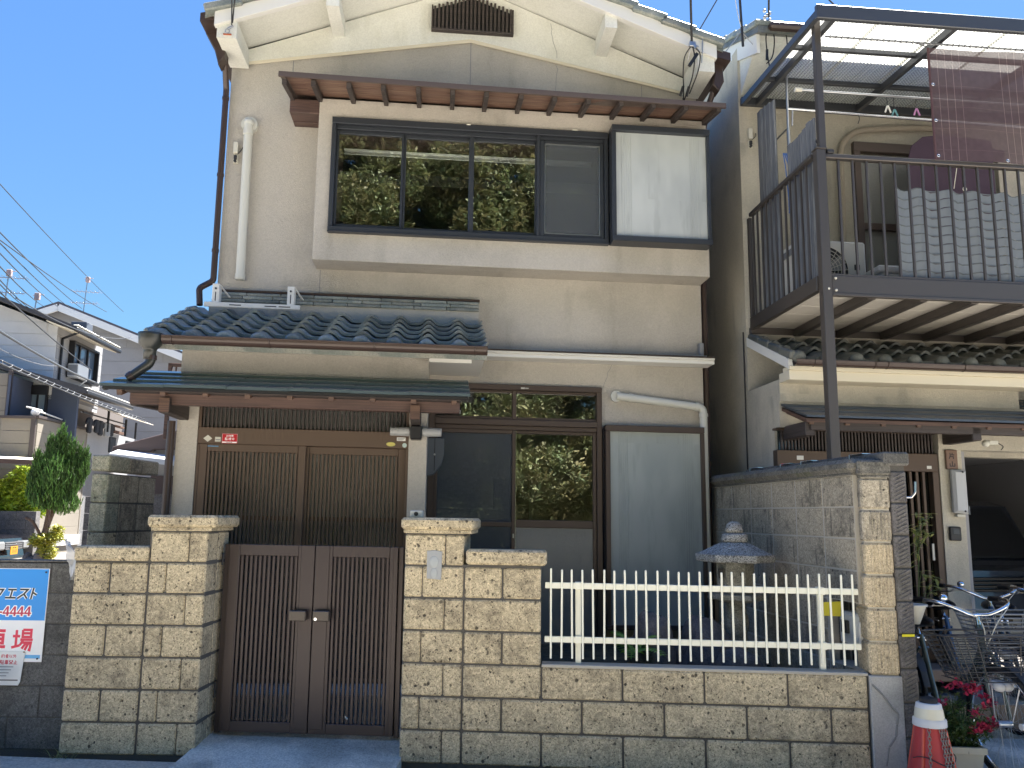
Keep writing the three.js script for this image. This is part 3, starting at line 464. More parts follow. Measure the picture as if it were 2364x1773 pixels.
function tiledRoof(parent, x0, cols, zt, yt, ze, ye, rows, mats, flip = 1) {
  const run = ze - zt, rise = yt - ye, L = Math.hypot(run, rise), ang = Math.atan2(rise, run), ex = L / rows;
  const roof = part('tile_roof', slab([[x0, ye - .05, ze - .02], [x0 + cols * PITCH, ye - .05, ze - .02], [x0 + cols * PITCH, yt - .05, zt], [x0, yt - .05, zt]], .05), mats[0], parent);
  const g0 = boxUV(tileGeo(PITCH, ex + .06, false)), g1 = boxUV(tileGeo(PITCH, ex + .06, true));
  for (let r = 0; r < rows; r++) for (let c = 0; c < cols; c++) {
    const t = r * ex / L, z = ze - run * t, y = ye + rise * t + .012;
    piece('roof_tile', r ? g0 : g1, mats[(c * 7 + r * 3 + ((c * r) % 5)) % mats.length], roof, x0 + c * PITCH + rr(-.004, .004), y + rr(-.003, .003), z, [ang - .16 + rr(-.008, .008), rr(-.01, .01), rr(-.008, .008)]);
  }
  return roof;
}
{
  const roof = tiledRoof(house, .672, 10, .12, 3.275, 1.26, 2.80, 6, MAT.tile);
  // verge tiles on the left edge
  for (let r = 0; r < 6; r++) { const t = r / 6, z = 1.26 - 1.14 * t, y = 2.815 + .475 * t; part('verge_tile', bar([.655, y + .0, z], [.655, y + .075, z - .24], .05, .07, .015), MAT.tile[r % 3], roof); }
  // flat courses and flashing against the wall
  for (let k = 0; k < 3; k++) { const n = 8 + (k % 2), x0 = .80, x1 = 3.175, w = (x1 - x0) / n; for (let i = 0; i < n; i++) part('ridge_tile', cb(x0 + i * w + .002, x0 + (i + 1) * w - .002, 3.352 + k * .034, 3.352 + k * .034 + .029, 0, .135 - k * .014, .006), MAT.tile[(i + k) % 3], roof); }
  part('bedding_mortar', bx(.78, 3.17, 3.22, 3.352, 0, .12), MAT.mortarPale, roof);
  part('flashing', cb(.80, 3.18, 3.454, 3.475, 0, .1), MAT.gutter, roof);
  // eaves board, soffit, gutter
  part('eaves_board', [cb(.70, 3.13, 2.735, 2.775, 1.18, 1.215), cb(.70, 3.13, 2.762, 2.775, .88, 1.18), cb(2.742, 3.08, 2.715, 2.762, .93, 1.0)], MAT.white, house);
  part('soffit', bx(2.74, 3.19, 2.776, 2.80, 0, 1.15), MAT.white, house);
  const half = (x0, x1, y, z, r) => { const g = new THREE.CylinderGeometry(r, r, x1 - x0, 16, 1, true, 0, Math.PI); g.rotateZ(Math.PI / 2); g.rotateX(0); const p = g.attributes.position; return at(g, (x0 + x1) / 2, y, z); };
  const gg = []; for (let k = 0; k < 10; k++) { const a0 = Math.PI * k / 10, a1 = Math.PI * (k + 1) / 10, r = .05, p = (a, q) => [1.325 + r * Math.cos(a + Math.PI) * q, 2.775 + r * Math.sin(a + Math.PI) * q]; const [za, ya] = p(a0, 1), [zb, yb] = p(a1, 1); gg.push(slab([[.80, ya, za], [.80, yb, zb], [3.185, yb, zb], [3.185, ya, za]], .004)); }
  const gut = part('gutter', [...gg, rod([.8, 2.777, 1.376], [3.185, 2.777, 1.376], .006, 8), rod([.8, 2.777, 1.274], [3.185, 2.777, 1.274], .004, 6), bx(3.178, 3.185, 2.728, 2.775, 1.28, 1.37)], MAT.gutter, house);
  for (const x of [.87, 1.57, 2.34, 3.09]) part('gutter_bracket', new THREE.TorusGeometry(.054, .005, 6, 14, Math.PI).rotateZ(Math.PI).rotateY(Math.PI / 2).translate(x, 2.775, 1.325), MAT.gutter, gut);
  const hop = lathe([[0, -.16], [.042, -.16], [.045, -.1], [.05, -.085], [.082, -.05], [.085, .0], [.09, .01], [.09, .03], [.078, .03], [.07, -.02], [0, -.03]], 20); hop.translate(.715, 2.765, 1.33);
  const hm = M([.03, .033, .03], .3); const dp = part('downpipe', [hop], hm, house);
  part('downpipe_run', pipe([[.728, 2.64, 1.33], [.725, 2.575, 1.33], [.60, 2.475, 1.33], [.575, 2.455, 1.33]], .034, 14, .6), hm, dp);
  part('downpipe_collar', [rod([.728, 2.60, 1.33], [.728, 2.63, 1.33], .04, 14), rod([.61, 2.483, 1.33], [.585, 2.463, 1.33], .039, 14)], MAT.gutter, dp);
  // tall downpipe at the left corner with its gutter ends
  const dl = part('downpipe', [pipe([[.80, 5.62, .22], [.785, 5.40, .05], [.785, 3.56, .05], [.675, 3.48, .08], [.695, 3.32, .1]], .028, 12, .7)], MAT.gutter, house);
  part('downpipe_collar', [5.3, 4.55, 3.83].map(y => rod([.785, y, .05], [.785, y + .025, .05], .033, 12)), MAT.gutter, dl);
  part('gutter_end', [slab([[.645, 5.87, .52], [.76, 5.90, .52], [.79, 5.84, -5], [.74, 5.84, -5]], .08), prism([[.64, 5.80], [.79, 5.84], [.83, 5.72], [.82, 5.58], [.77, 5.5], [.73, 5.64]], .18, .32, [], .01)], MAT.gutter, dl);
  const dr = part('downpipe', [pipe([[5.37, 5.60, .35], [5.33, 5.43, .22], [5.335, 5.15, -.05], [5.335, .2, -.06]], .028, 12, .7)], MAT.gutter, house);
  part('gutter_end', [slab([[5.33, 5.86, .52], [5.46, 5.83, .52], [5.37, 5.80, -5], [5.31, 5.82, -5]], .08), prism([[5.30, 5.82], [5.47, 5.79], [5.42, 5.72], [5.43, 5.6], [5.38, 5.5], [5.32, 5.56], [5.34, 5.68]], .28, .42, [], .01)], MAT.gutter, dr);
}
// canopy over the door: stepped metal sheets on rafters
{
  const can = part('canopy', slab([[.47, 2.372, 1.47], [3.035, 2.372, 1.47], [3.02, 2.58, .88], [.62, 2.56, .88]], .012), MAT.woodBrown, house);
  for (let k = 0; k < 4; k++) {
    const t0 = k / 4, t1 = (k + 1) / 4, z0 = 1.50 - .62 * t0, z1 = 1.50 - .62 * t1 - .012, y0 = 2.396 + .053 * k, y1 = y0 + .040, l = .445 + .034 * k;
    const n = 6; for (let i = 0; i < n; i++) { const a = l + (3.045 - l) * i / n, b = l + (3.045 - l) * (i + 1) / n, j = (i % 2) * .0025; part('roof_sheet', slab([[a, y0 + j, z0], [b + .01, y0 + j, z0], [b + .01, y1 + j, z1], [a, y1 + j, z1]], .022), MAT.steelSheet, can); }
  }
  part('edge_strip', [cb(.46, 3.04, 2.355, 2.378, 1.455, 1.485), bar([.47, 2.36, 1.47], [.63, 2.545, .88], .02, .03)], MAT.black, can);
  part('beam', cb(.60, 2.985, 2.275, 2.36, 1.25, 1.335, .005), MAT.woodRed, can);
  for (let i = 0; i < 9; i++) { const x = .56 + i * .2975; part('rafter', bar([x, 2.345, 1.43], [x, 2.52, .88], .04, .05), MAT.woodBrown, can); }
  part('fascia', cb(.60, 2.985, 2.35, 2.372, 1.3, 1.44), MAT.woodDark, can);
  for (const x of [.86, 2.655]) { part('bracket', [cb(x - .037, x + .037, 2.21, 2.32, .88, 1.38, .006)], MAT.woodDark, can); part('bracket_end', cb(x - .036, x + .036, 2.213, 2.318, 1.38, 1.384, .001), MAT.woodBrown, can); }
  part('brace', bar([.79, 2.31, .5], [.60, 2.30, 1.25], .05, .06), MAT.woodDark, can);
  part('corner_post', rod([.775, .0, .9], [.775, 2.2, .9], .03, 12), MAT.gutter, can);
}
// duct pipe on the upper left wall
{
  const d = part('duct_pipe', [rod([1.02, 3.575, .062], [1.012, 5.07, .062], .040, 16), new THREE.SphereGeometry(.048, 16, 10).translate(1.012, 5.08, .058), rod([1.012, 5.075, .0], [1.012, 5.075, .045], .075, 24)], MAT.pvc, house);
  part('pipe_joint', [rod([1.012, 4.96, .062], [1.012, 5.0, .062], .046, 16), rod([1.02, 3.585, .062], [1.02, 3.63, .062], .045, 16)], MAT.pvc, d);
}
// security lamp, AC bracket, meter boxes
{
  const t = thing('security_lamp', 'grey twin-arm wall lamp fixed to the entrance pillar under the canopy', 'lamp', 'H', [2.655, 2.16, .9]);
  part('mount', [cb(2.612, 2.70, 2.10, 2.205, .88, 1.02, .008)], MAT.black, t);
  const arm = s => { const g = lathe([[0, 0], [.026, 0], [.036, .012], [.033, .15], [.03, .158], [0, .16]], 18); g.rotateZ(-s * Math.PI / 2); g.translate(2.655 + s * .042, 2.16, .965); return g; };
  for (const s of [-1, 1]) { part('lamp_head', arm(s), M([.55, .56, .56], .35, { transmission: .35, thickness: 0 }), t); part('bulb', rod([2.655 + s * .17, 2.16, .965], [2.655 + s * .19, 2.16, .965], .016, 12), MAT.steel, t); }
}
{
  const t = thing('air_conditioner_bracket', 'empty white metal air conditioner stand resting on the entrance roof', 'bracket', 'H', [1.2, 3.3, .3]);
  const m = MAT.white;
  part('rail', [cb(.785, 1.60, 3.265, 3.305, .28, .30), cb(.785, 1.60, 3.30, 3.306, .24, .30)], m, t); part('rail', [cb(.86, 1.66, 3.375, 3.405, .05, .07), cb(.86, 1.66, 3.40, 3.406, .03, .07)], m, t);
  for (const x of [.875, 1.515]) { part('upright', [cb(x - .03, x + .03, 3.295, 3.475, .27, .285), cb(x - .03, x - .022, 3.295, 3.475, .2, .27), cb(x + .022, x + .03, 3.295, 3.475, .2, .27)], m, t); part('brace', bar([x + .025, 3.47, .27], [x + .10, 3.37, .06], .018, .01), m, t); part('slot', [cb(x - .004, x + .004, 3.32, 3.40, .2845, .2862, .0005), rod([x, 3.43, .284], [x, 3.43, .292], .009, 8)], MAT.dark, t); }
  part('slot', [1.0, 1.30, 1.42].map(x => cb(x, x + .10, 3.28, 3.289, .2995, .3012, .0005)), MAT.dark, t);
}
function wallBox(label, f, x, y, z) {
  const t = thing('junction_box', label, 'junction box', f, [x, y, z]);
  part('cover', cb(x - .022, x + .022, y - .03, y + .08, z, z + .04, .005), MAT.ivory, t); part('terminal', [cb(x - .02, x + .024, y - .12, y - .035, z, z + .015, .003)], MAT.ivory, t); part('plug', [cb(x - .012, x + .014, y - .09, y - .05, z + .015, z + .04), rod([x, y - .105, z + .012], [x, y - .105, z + .04], .012, 10)], MAT.dark, t); part('wire', tube([[x + .02, y - .03, z + .02], [x + .05, y, z + .03], [x + .06, y + .04, z + .01]], .004), MAT.dark, t);
}
wallBox('small white cable box beside the tall duct pipe on the house', 'H', .90, 4.82, .0);
wallBox('small white cable box on the corner of the neighbouring house', 'H', 5.82, 5.26, .0);
{
  const t = thing('meter_box', 'rounded dark grey box on the wall beside the ground floor window', 'meter box', 'H', [2.8, 2.02, .06]);
  part('body', prism([[2.728, 1.85], [2.80, 1.87], [2.865, 1.96], [2.885, 2.05], [2.885, 2.19], [2.728, 2.19]], .055, .16, [], .008), M([.10, .115, .13], .45), t); part('seam', cb(2.80, 2.806, 1.90, 2.185, .158, .163, .001), MAT.black, t); part('screw', rod([2.803, 2.045, .16], [2.803, 2.045, .17], .009, 10), MAT.steel, t);
}
{
  const t = thing('ledge_box', 'small grey box standing on the ledge at the right corner', 'box', 'H', [5.27, 3.02, .05]);
  part('body', [cb(5.235, 5.275, 3.02, 3.15, .02, .09, .004)], MAT.grey, t); part('bracket', [cb(5.18, 5.30, 3.018, 3.03, .0, .1)], MAT.steel, t);
}

// ---------- block walls ----------
const jit = () => ({ ou: rr(0, 9), ov: rr(0, 9) });
function block(parent, x0, x1, y0, y1, z0, z1, mat, g = .006, c = .009) { return part('block', cb(x0 + g, x1 - g, y0 + g, y1 - g, z0, z1 + rr(-.0015, .0015), c), mat, parent, jit()); }
{
  const t = thing('block_wall', 'low buff stone block wall with gate pillar on the left of the gate', 'wall', 'L', [1.2, 0, -.1]);
  const wall = part('mortar', [bx(.728, 1.21, -.12, 1.21, -.12, -.013), bx(1.21, 1.594, -.12, 1.41, -.385, -.013)], MAT.mortar, t);
  for (let r = 0; r < 6; r++) { const y = r * .2; if (r % 2) { block(t, .722, .965, y, y + .2, -.125, 0, MAT.block); block(t, .965, 1.215, y, y + .2, -.125, 0, MAT.block); } else block(t, .722, 1.215, y, y + .2, -.125, 0, MAT.block); }
  for (let r = 0; r < 7; r++) { const y = r * .2, j = r % 2 ? 1.333 : 1.472; block(t, 1.217, j + .004, y, y + .2, -.19, 0, MAT.block); block(t, j - .002, 1.602, y, y + .2, -.19, 0, MAT.block); block(t, 1.25, 1.602, y, y + .2, -.39, -.187, MAT.block, .004); }
  part('coping', cb(.724, 1.212, 1.208, 1.302, -.15, .016, .012), MAT.block, t, jit());
  part('coping', [cb(1.192, 1.655, 1.428, 1.506, -.43, .02, .016), cb(1.215, 1.62, 1.404, 1.428, -.40, .004, .004)], MAT.block, t, jit());
}
{
  const t = thing('block_wall', 'long buff stone block wall with gate pillar stepping down to the white fence', 'wall', 'W', [4.3, 0, -.1]);
  part('mortar', [bx(2.908, 3.281, -.12, 1.41, -.385, -.013), bx(3.281, 3.776, -.12, 1.21, -.12, -.013), bx(3.776, 5.77, -.12, .595, -.12, -.013)], MAT.mortar, t);
  const B = (a, b, r, d = -.125) => block(t, a, b, r * .2, r * .2 + .2, d, 0, MAT.block);
  for (let r = 0; r < 7; r++) { const j = r % 2 ? 3.02 : 3.165; B(2.9, j + .004, r, -.19); B(j - .002, 3.289, r, -.19); block(t, 2.9, 3.289, r * .2, r * .2 + .2, -.39, -.187, MAT.block, .004); }
  for (let r = 0; r < 6; r++) { if (r === 5 || r === 3 || r === 1) { B(3.289, 3.535, r); if (r !== 1) B(3.535, 3.784, r); } else B(3.289, 3.784, r); }
  const J = [3.784, 4.286, 4.787, 5.292, 5.772], K = [3.535, 4.035, 4.54, 5.04, 5.545, 5.772];
  for (const r of [0, 2]) for (let i = 0; i < 4; i++) B(J[i], J[i + 1], r);
  for (let i = 0; i < 5; i++) B(K[i], K[i + 1], 1);
  part('coping', [cb(2.877, 3.351, 1.428, 1.503, -.43, .02, .016), cb(2.893, 3.335, 1.404, 1.428, -.40, .006, .004)], MAT.block, t, jit());
  part('coping', cb(3.30, 3.815, 1.213, 1.308, -.15, .018, .014), MAT.block, t, jit());
  part('mortar_strip', cb(3.785, 5.775, .594, .613, -.125, .0, .004), MAT.mortarPale, t);
  const pt = part('mortar_patch', prism([[3.05, 1.12], [3.143, 1.113], [3.147, 1.29], [3.10, 1.298], [3.048, 1.294]], -.01, .006, [], .003), M([.36, .37, .37], .9, { bumpMap: soft, bumpScale: .006 }), t);
  const blob = new THREE.SphereGeometry(.03, 14, 10); blob.scale(1, 1.25, .22); blob.translate(3.095, 1.225, .006); const bl2 = new THREE.SphereGeometry(.024, 12, 8); bl2.scale(.9, 1.4, .2); bl2.translate(3.097, 1.155, .006);
  part('mortar_daub', [blob, bl2], M([.40, .42, .42], .85, { bumpMap: soft, bumpScale: .004 }), pt);
}
{
  const t = thing('intercom', 'small ivory intercom box on top of the right gate pillar', 'intercom', 'W', [2.955, 1.5, -.1]);
  part('body', cb(2.915, 2.997, 1.503, 1.548, -.14, -.09, .005), MAT.ivory, t); part('lens', rod([2.955, 1.526, -.09], [2.955, 1.526, -.085], .014, 16), MAT.black, t);
}
// double gate
{
  const gx = x => 3.906 + (x - 3.906) * 1.0306, gy = y => 1.517 + (y - 1.517) * 1.0306, z = -.28;
  const C = (a, b, c, d, z0 = -.02, z1 = .02, k = .003) => cb(gx(a), gx(b), gy(c), gy(d), z + z0, z + z1, k);
  const t = thing('double_gate', 'dark brown slatted double gate between the two stone pillars', 'gate', 'W', [2.25, .08, -.28]);
  part('gate_post', [C(1.679, 1.715, .118, 1.309, -.03, .0)], MAT.gate, t); part('gate_post', [C(2.846, 2.877, .118, 1.309, -.03, .0)], MAT.gate, t);
  for (const [a, b, s0, s1] of [[1.718, 2.292, 1.79, 2.182], [2.298, 2.844, 2.412, 2.79]]) {
    const left = a < 2;
    const leaf = part('leaf_frame', [C(a, s0, .132, 1.309), C(s1, b, .132, 1.309), C(s0, s1, 1.237, 1.309), C(s0, s1, .132, .197), C(left ? s1 + .02 : a, left ? b : s0 - .02, .16, 1.309, .02, .026), C(left ? a + .06 : s1 + .02, left ? a + .066 : s1 + .026, .132, 1.309, .018, .022, .001), bx(gx(s0), gx(s1), gy(.46), gy(.472), z - .018, z - .008)], MAT.gate, t);
    const n = 13, w = (s1 - s0) / n; for (let i = 0; i < n; i++) { const x = s0 + (i + .5) * w; part('slat', C(x - .0085, x + .0085, .197, 1.237, -.008, .012, .002), MAT.gate, leaf); }
  }
  const m = M([.085, .072, .062], .35, { metalness: .4 });
  const h1 = part('handle', C(2.154, 2.266, .832, .897, .045, .085, .005), m, t); part('handle_stem', C(2.20, 2.25, .85, .88, .02, .045), MAT.black, h1);
  const h2 = part('handle', C(2.311, 2.419, .834, .899, .045, .085, .005), m, t); part('handle_stem', C(2.32, 2.36, .85, .88, .02, .045), MAT.black, h2);
  part('keyhole', [rod([gx(2.333), gy(.848), z + .085], [gx(2.333), gy(.848), z + .089], .010, 14)], MAT.chrome, h2);
  part('hinge', [cb(1.604, 1.618, 1.16, 1.24, -.26, -.245), cb(1.604, 1.618, .3, .4, -.26, -.245)], MAT.black, t);
  part('latch_hook', rod([gx(2.535), gy(.245), z + .02], [gx(2.555), gy(.23), z + .03], .005, 8), MAT.ivory, t);
}
// white picket fence
{
  const t = thing('picket_fence', 'cream white metal fence of upright pickets on the low block wall', 'fence', 'W', [4.8, .6, -.045]);
  part('rail', cb(3.805, 5.755, 1.072, 1.11, -.06, -.038, .003), MAT.fence, t); part('rail', cb(3.802, 5.757, .741, .778, -.06, -.038, .003), MAT.fence, t);
  for (let i = 0; i < 29; i++) { const x = 3.842 + i * .0669, l = rr(-.004, .004); part('picket', bar([x, .646 + rr(-.004, .004), -.0305], [x + l, 1.195 + rr(-.004, .004), -.0305], .0125, .0125, .003), MAT.fence, t); }
  for (const x of [4.015, 5.528]) { const p = part('post', cb(x - .018, x + .018, .61, 1.113, -.095, -.062, .004), MAT.fence, t); part('clamp', [cb(x - .021, x + .021, 1.068, 1.114, -.098, -.036, .003), cb(x - .021, x + .021, .737, .782, -.098, -.036, .003)], MAT.fence, p); }
}
// boundary wall running back to the house
FR.D = { o: [5.772, -.017, 0], t: .1885, s: 0 };
{
  const t = thing('boundary_wall', 'stained grey block boundary wall behind the stone lantern', 'wall', 'D', [.08, 0, -1.2]);
  part('mortar', [bx(.0025, .15, -.1, 1.8, -2.46, -.44), bx(.0025, .15, 1.0, 1.8, -.44, -.06), bx(.0025, .15, -.1, .6, -.44, -.06)], MAT.mortarPale, t);
  for (let r = 0; r < 9; r++) for (let k = 0; k < 6; k++) { if (k === 0 && (r === 3 || r === 4)) continue; const z1 = -.06 - k * .4; part('block', cb(0 + rr(-.002, .002), .155, r * .2 + .004, r * .2 + .196, z1 - .393, z1 - .007, .004), MAT.blockGrey, t, jit()); }
  part('coping', [cb(-.04, .185, 1.815, 1.905, -2.5, -.02, .03), cb(-.015, .16, 1.80, 1.815, -2.48, -.05, .004)], MAT.blockDark2 = blockTex([.20, .19, .165], [.06, .06, .055], [.02, .02, .02], 97, .3, .6, .8), t, jit());
  part('rail_gap', cb(.06, .14, .6, 1.0, -.45, -.44), MAT.mortar, t);
}
{
  const t = thing('wall_pillar', 'tall weathered block pillar where the white fence ends', 'pillar', 'W', [5.88, 0, -.1]);
  part('mortar', bx(5.80, 5.96, .6, 1.8, -.2, -.012), MAT.mortarPale, t);
  for (let r = 3; r < 9; r++) { const m = r > 6 ? MAT.blockGrey : MAT.block3 || (MAT.block3 = blockTex([.60, .50, .34], [.27, .225, .16], [.05, .045, .04], 73, .05, .8, .5)); const x0 = 5.785; part('block', cb(x0 + rr(-.004, .004), 5.968, r * .2 + .005, r * .2 + .195, -.21, .002, .012), m, t, jit()); const rb = []; if (r !== 8) for (let i = 0; i < 6; i++) rb.push(cb(5.83 + i * .0225, 5.841 + i * .0225, r * .2 + .012, r * .2 + .188, -.002, .0065, .004)); if (rb.length) part('block_rib', rb, m, t, jit()); }
  part('coping', [cb(5.775, 5.978, 1.815, 1.91, -.23, .012, .012), cb(5.79, 5.97, 1.80, 1.815, -.21, .004, .003)], MAT.blockDark2, t, jit());
  const s = part('concrete_base', cb(5.778, 5.974, -.12, .60, -.2, .012, .006), MAT.concretePale, t);
  const pts = [[5.79, .55], [5.85, .49], [5.90, .42], [5.935, .385], [5.925, .32], [5.915, .25], [5.87, .19], [5.85, .08]]; const g = []; for (let i = 0; i < pts.length - 1; i++) g.push(bar([...pts[i], .010], [...pts[i + 1], .010], .022 - .002 * i, .012, .004));
  part('mortar_seam', g, M([.27, .265, .25], .95, { bumpMap: soft, bumpScale: .004 }), s);
}
{
  const t = thing('block_wall', 'narrow dark charcoal ribbed block wall beside the weathered pillar', 'wall', 'D', [.25, 0, -.6]);
  part('mortar', bx(.20, .30, -.1, 1.86, -2.4, .03), MAT.mortar, t);
  for (let r = 0; r < 9; r++) {
    part('block', cb(.196, .304, r * .2 + .03, r * .2 + .222, -.22, .045, .008), MAT.blockRib, t, jit());
    const rb = []; for (let i = 0; i < 7; i++) rb.push(bar([.222, r * .2 + .04 + i * .024, .046], [.290, r * .2 + .072 + i * .024, .046], .009, .008, .002)); part('block_rib', rb, MAT.blockRib, t, jit());
  }
  for (let k = 0; k < 6; k++) part('coping', cb(.155, .325, 1.86, 1.945, -.36 * k - .32, .06 - .36 * k, .012), MAT.blockDark, t, jit());
  for (const z of [-.35, -1.05, -1.4, -2.0]) part('metal_strip', [cb(.15, .33, 1.947, 1.952, z - .006, z + .16, .001), cb(.147, .152, 1.90, 1.952, z - .006, z + .006, .001)], MAT.chrome, t);
  part('hook', [pipe([[.30, 1.66, .03], [.335, 1.66, .035], [.36, 1.69, .04], [.365, 1.76, .04]], .007, 8, .8)], MAT.chrome, t);
  part('tape', cb(.21, .29, .815, .83, .046, .054, .001), M([.80, .72, .02], .5), t);
}
// gas meter seen through the gap, with its yellow tag
{
  const t = thing('gas_meter', 'white gas meter with a yellow tag behind the fence end', 'meter', 'D', [.1, .62, -.25]);
  const m = M([.50, .52, .52], .5);
  part('body', [cb(.02, .17, .72, .93, -.36, -.14, .02)], m, t); part('dial', cb(.0, .02, .80, .88, -.30, -.22, .004), MAT.black, t); part('counter', cb(.03, .13, .72, .88, -.14, -.12, .004), MAT.white, t);
  part('pipe', [pipe([[.08, .92, -.2], [.08, 1.0, -.2], [.3, 1.0, -.2]], .022, 12), rod([.12, .6, -.3], [.12, .75, -.3], .02, 12)], MAT.grey, t);
  part('tag', prism([[-.10, .90], [.015, .895], [.02, .99], [-.10, .985]], -.32, -.315), MAT.yellow, t);
}
// stone lantern
{
  const t = thing('stone_lantern', 'pale granite garden lantern with wide roof behind the white fence', 'lantern', 'W', [5.19, .42, -1.0]);
  const L = (pts, seg, ry = 0) => { let g = lathe(pts, seg); if (seg <= 8) { g = prep(g); g = toCreasedNormals(g, .5); } g.rotateY(ry); return g.translate(5.195, 0, -1.0); };
  part('jewel', L([[0, 1.512], [.03, 1.508], [.055, 1.488], [.066, 1.45], [.062, 1.425], [0, 1.424]], 24), MAT.granite, t);
  part('collar', L([[0, 1.424], [.075, 1.422], [.094, 1.41], [.096, 1.37], [.09, 1.362], [0, 1.36]], 24), MAT.granite, t);
  part('roof', L([[0, 1.375], [.085, 1.362], [.15, 1.332], [.235, 1.288], [.285, 1.270], [.288, 1.262], [.282, 1.222], [.27, 1.215], [0, 1.21]], 6, .35), MAT.granite, t);
  part('fire_box', [L([[0, 1.215], [.135, 1.212], [.135, .99], [0, .99]], 6, .35)], MAT.graniteOld = blockTex([.34, .33, .28], [.17, .17, .14], [.05, .05, .04], 99, .3, 0, .4), t);
  part('opening', [cb(5.055, 5.085, 1.10, 1.17, -.93, -.895, .003), cb(5.205, 5.235, 1.12, 1.14, -.888, -.876, .003)], MAT.black, t);
  part('platform', L([[0, .99], [.2, .985], [.205, .95], [.15, .93], [0, .93]], 6, .35), MAT.graniteOld, t);
  part('shaft', L([[0, .93], [.075, .93], [.07, .86], [.088, .80], [.088, .74], [.07, .70], [.075, .55], [0, .55]], 20), MAT.graniteOld, t);
  part('base', L([[0, .56], [.17, .55], [.2, .50], [.2, .38], [0, .38]], 6, .35), MAT.graniteOld, t);
}
function rock(label, x, y, z, sx, sy, sz, s) {
  const t = thing('garden_rock', label, 'rock', 'W', [x, y, z]); const g = mergeVertices(new THREE.IcosahedronGeometry(1, 4).deleteAttribute('uv').deleteAttribute('normal')), p = g.attributes.position;
  for (let i = 0; i < p.count; i++) { const X = p.getX(i), Y = p.getY(i), Z = p.getZ(i), n = .75 + .5 * vn(X * .31 + .5 + s, Y * .31 + .5, 7, s) * .6 + .5 * vn(Z * .37 + .5, X * .3 + Y * .3 + .5, 9, s + 3) * .6 + .12 * vn(X * .9 + Z, Y * .9 + Z * .7, 16, s + 5); p.setXYZ(i, X * n * sx, Y * n * sy, Z * n * sz); }
  g.translate(x, y, z); g.computeVertexNormals(); part('stone', g, MAT.rock, t);
}
rock('brownish garden rock beside the fern behind the fence', 4.54, .50, -.75, .15, .33, .16, 11);
rock('broad dark garden rock left of the stone lantern', 4.92, .48, -.85, .21, .30, .2, 17);
rock('low dark garden rock in front of the stone lantern', 5.12, .46, -.55, .18, .17, .16, 23);
// leaves: flat folded blades
function blade(L, w, curl = .15) { const o = [], n = 3; const P = i => { const t = i / n, ww = w * Math.sin(Math.PI * (.12 + .88 * t) * .98) * .5; return [[-ww, -curl * t * t * L, t * L], [0, -curl * t * t * L - w * .12, t * L], [ww, -curl * t * t * L, t * L]]; }; for (let i = 0; i < n; i++) { const a = P(i), b = P(i + 1); for (const k of [0, 1]) o.push(...a[k], ...a[k + 1], ...b[k + 1], ...a[k], ...b[k + 1], ...b[k]); } const g = new THREE.BufferGeometry(); g.setAttribute('position', new THREE.Float32BufferAttribute(o, 3)); g.computeVertexNormals(); return g; }
const leafMat = (c, tr = .35) => M(c, .55, { side: THREE.DoubleSide, transmission: tr, thickness: 0, ior: 1.4 });
MAT.fern = leafMat([.30, .50, .07], .45); MAT.leaf = leafMat([.10, .17, .035]); MAT.leafBright = leafMat([.50, .62, .09], .45); MAT.juniper = leafMat([.075, .165, .04], .35); MAT.leafDark = leafMat([.045, .085, .022], .2);
{
  const t = thing('fern', 'bright green fern growing behind the white fence', 'fern', 'W', [4.44, .42, -.62]);
  for (let f = 0; f < 9; f++) { const gs = [], az = f / 9 * 6.28 + rr(-.3, .3), L = rr(.28, .42), el = rr(.5, 1.2); for (let i = 2; i < 12; i++) { const q = i / 12, d = q * L, y = d * Math.sin(el) - q * q * L * .5, r = d * Math.cos(el); for (const s of [-1, 1]) { const b = blade(.09 * (1.1 - q * .7), .024); b.rotateY(s * 1.2); b.translate(0, 0, 0); b.rotateX(0); b.translate(0, y, r); b.rotateY(az); gs.push(b); } } const st = tube(Array.from({ length: 5 }, (_, i) => { const q = i / 4, d = q * L, y = d * Math.sin(el) - q * q * L * .5, r = d * Math.cos(el); return [r * Math.sin(az), y, r * Math.cos(az)]; }), .003, 5); gs.push(st); part('frond', gs.map(g => g.translate(4.40, .60, -.60)), MAT.fern, t); }
}
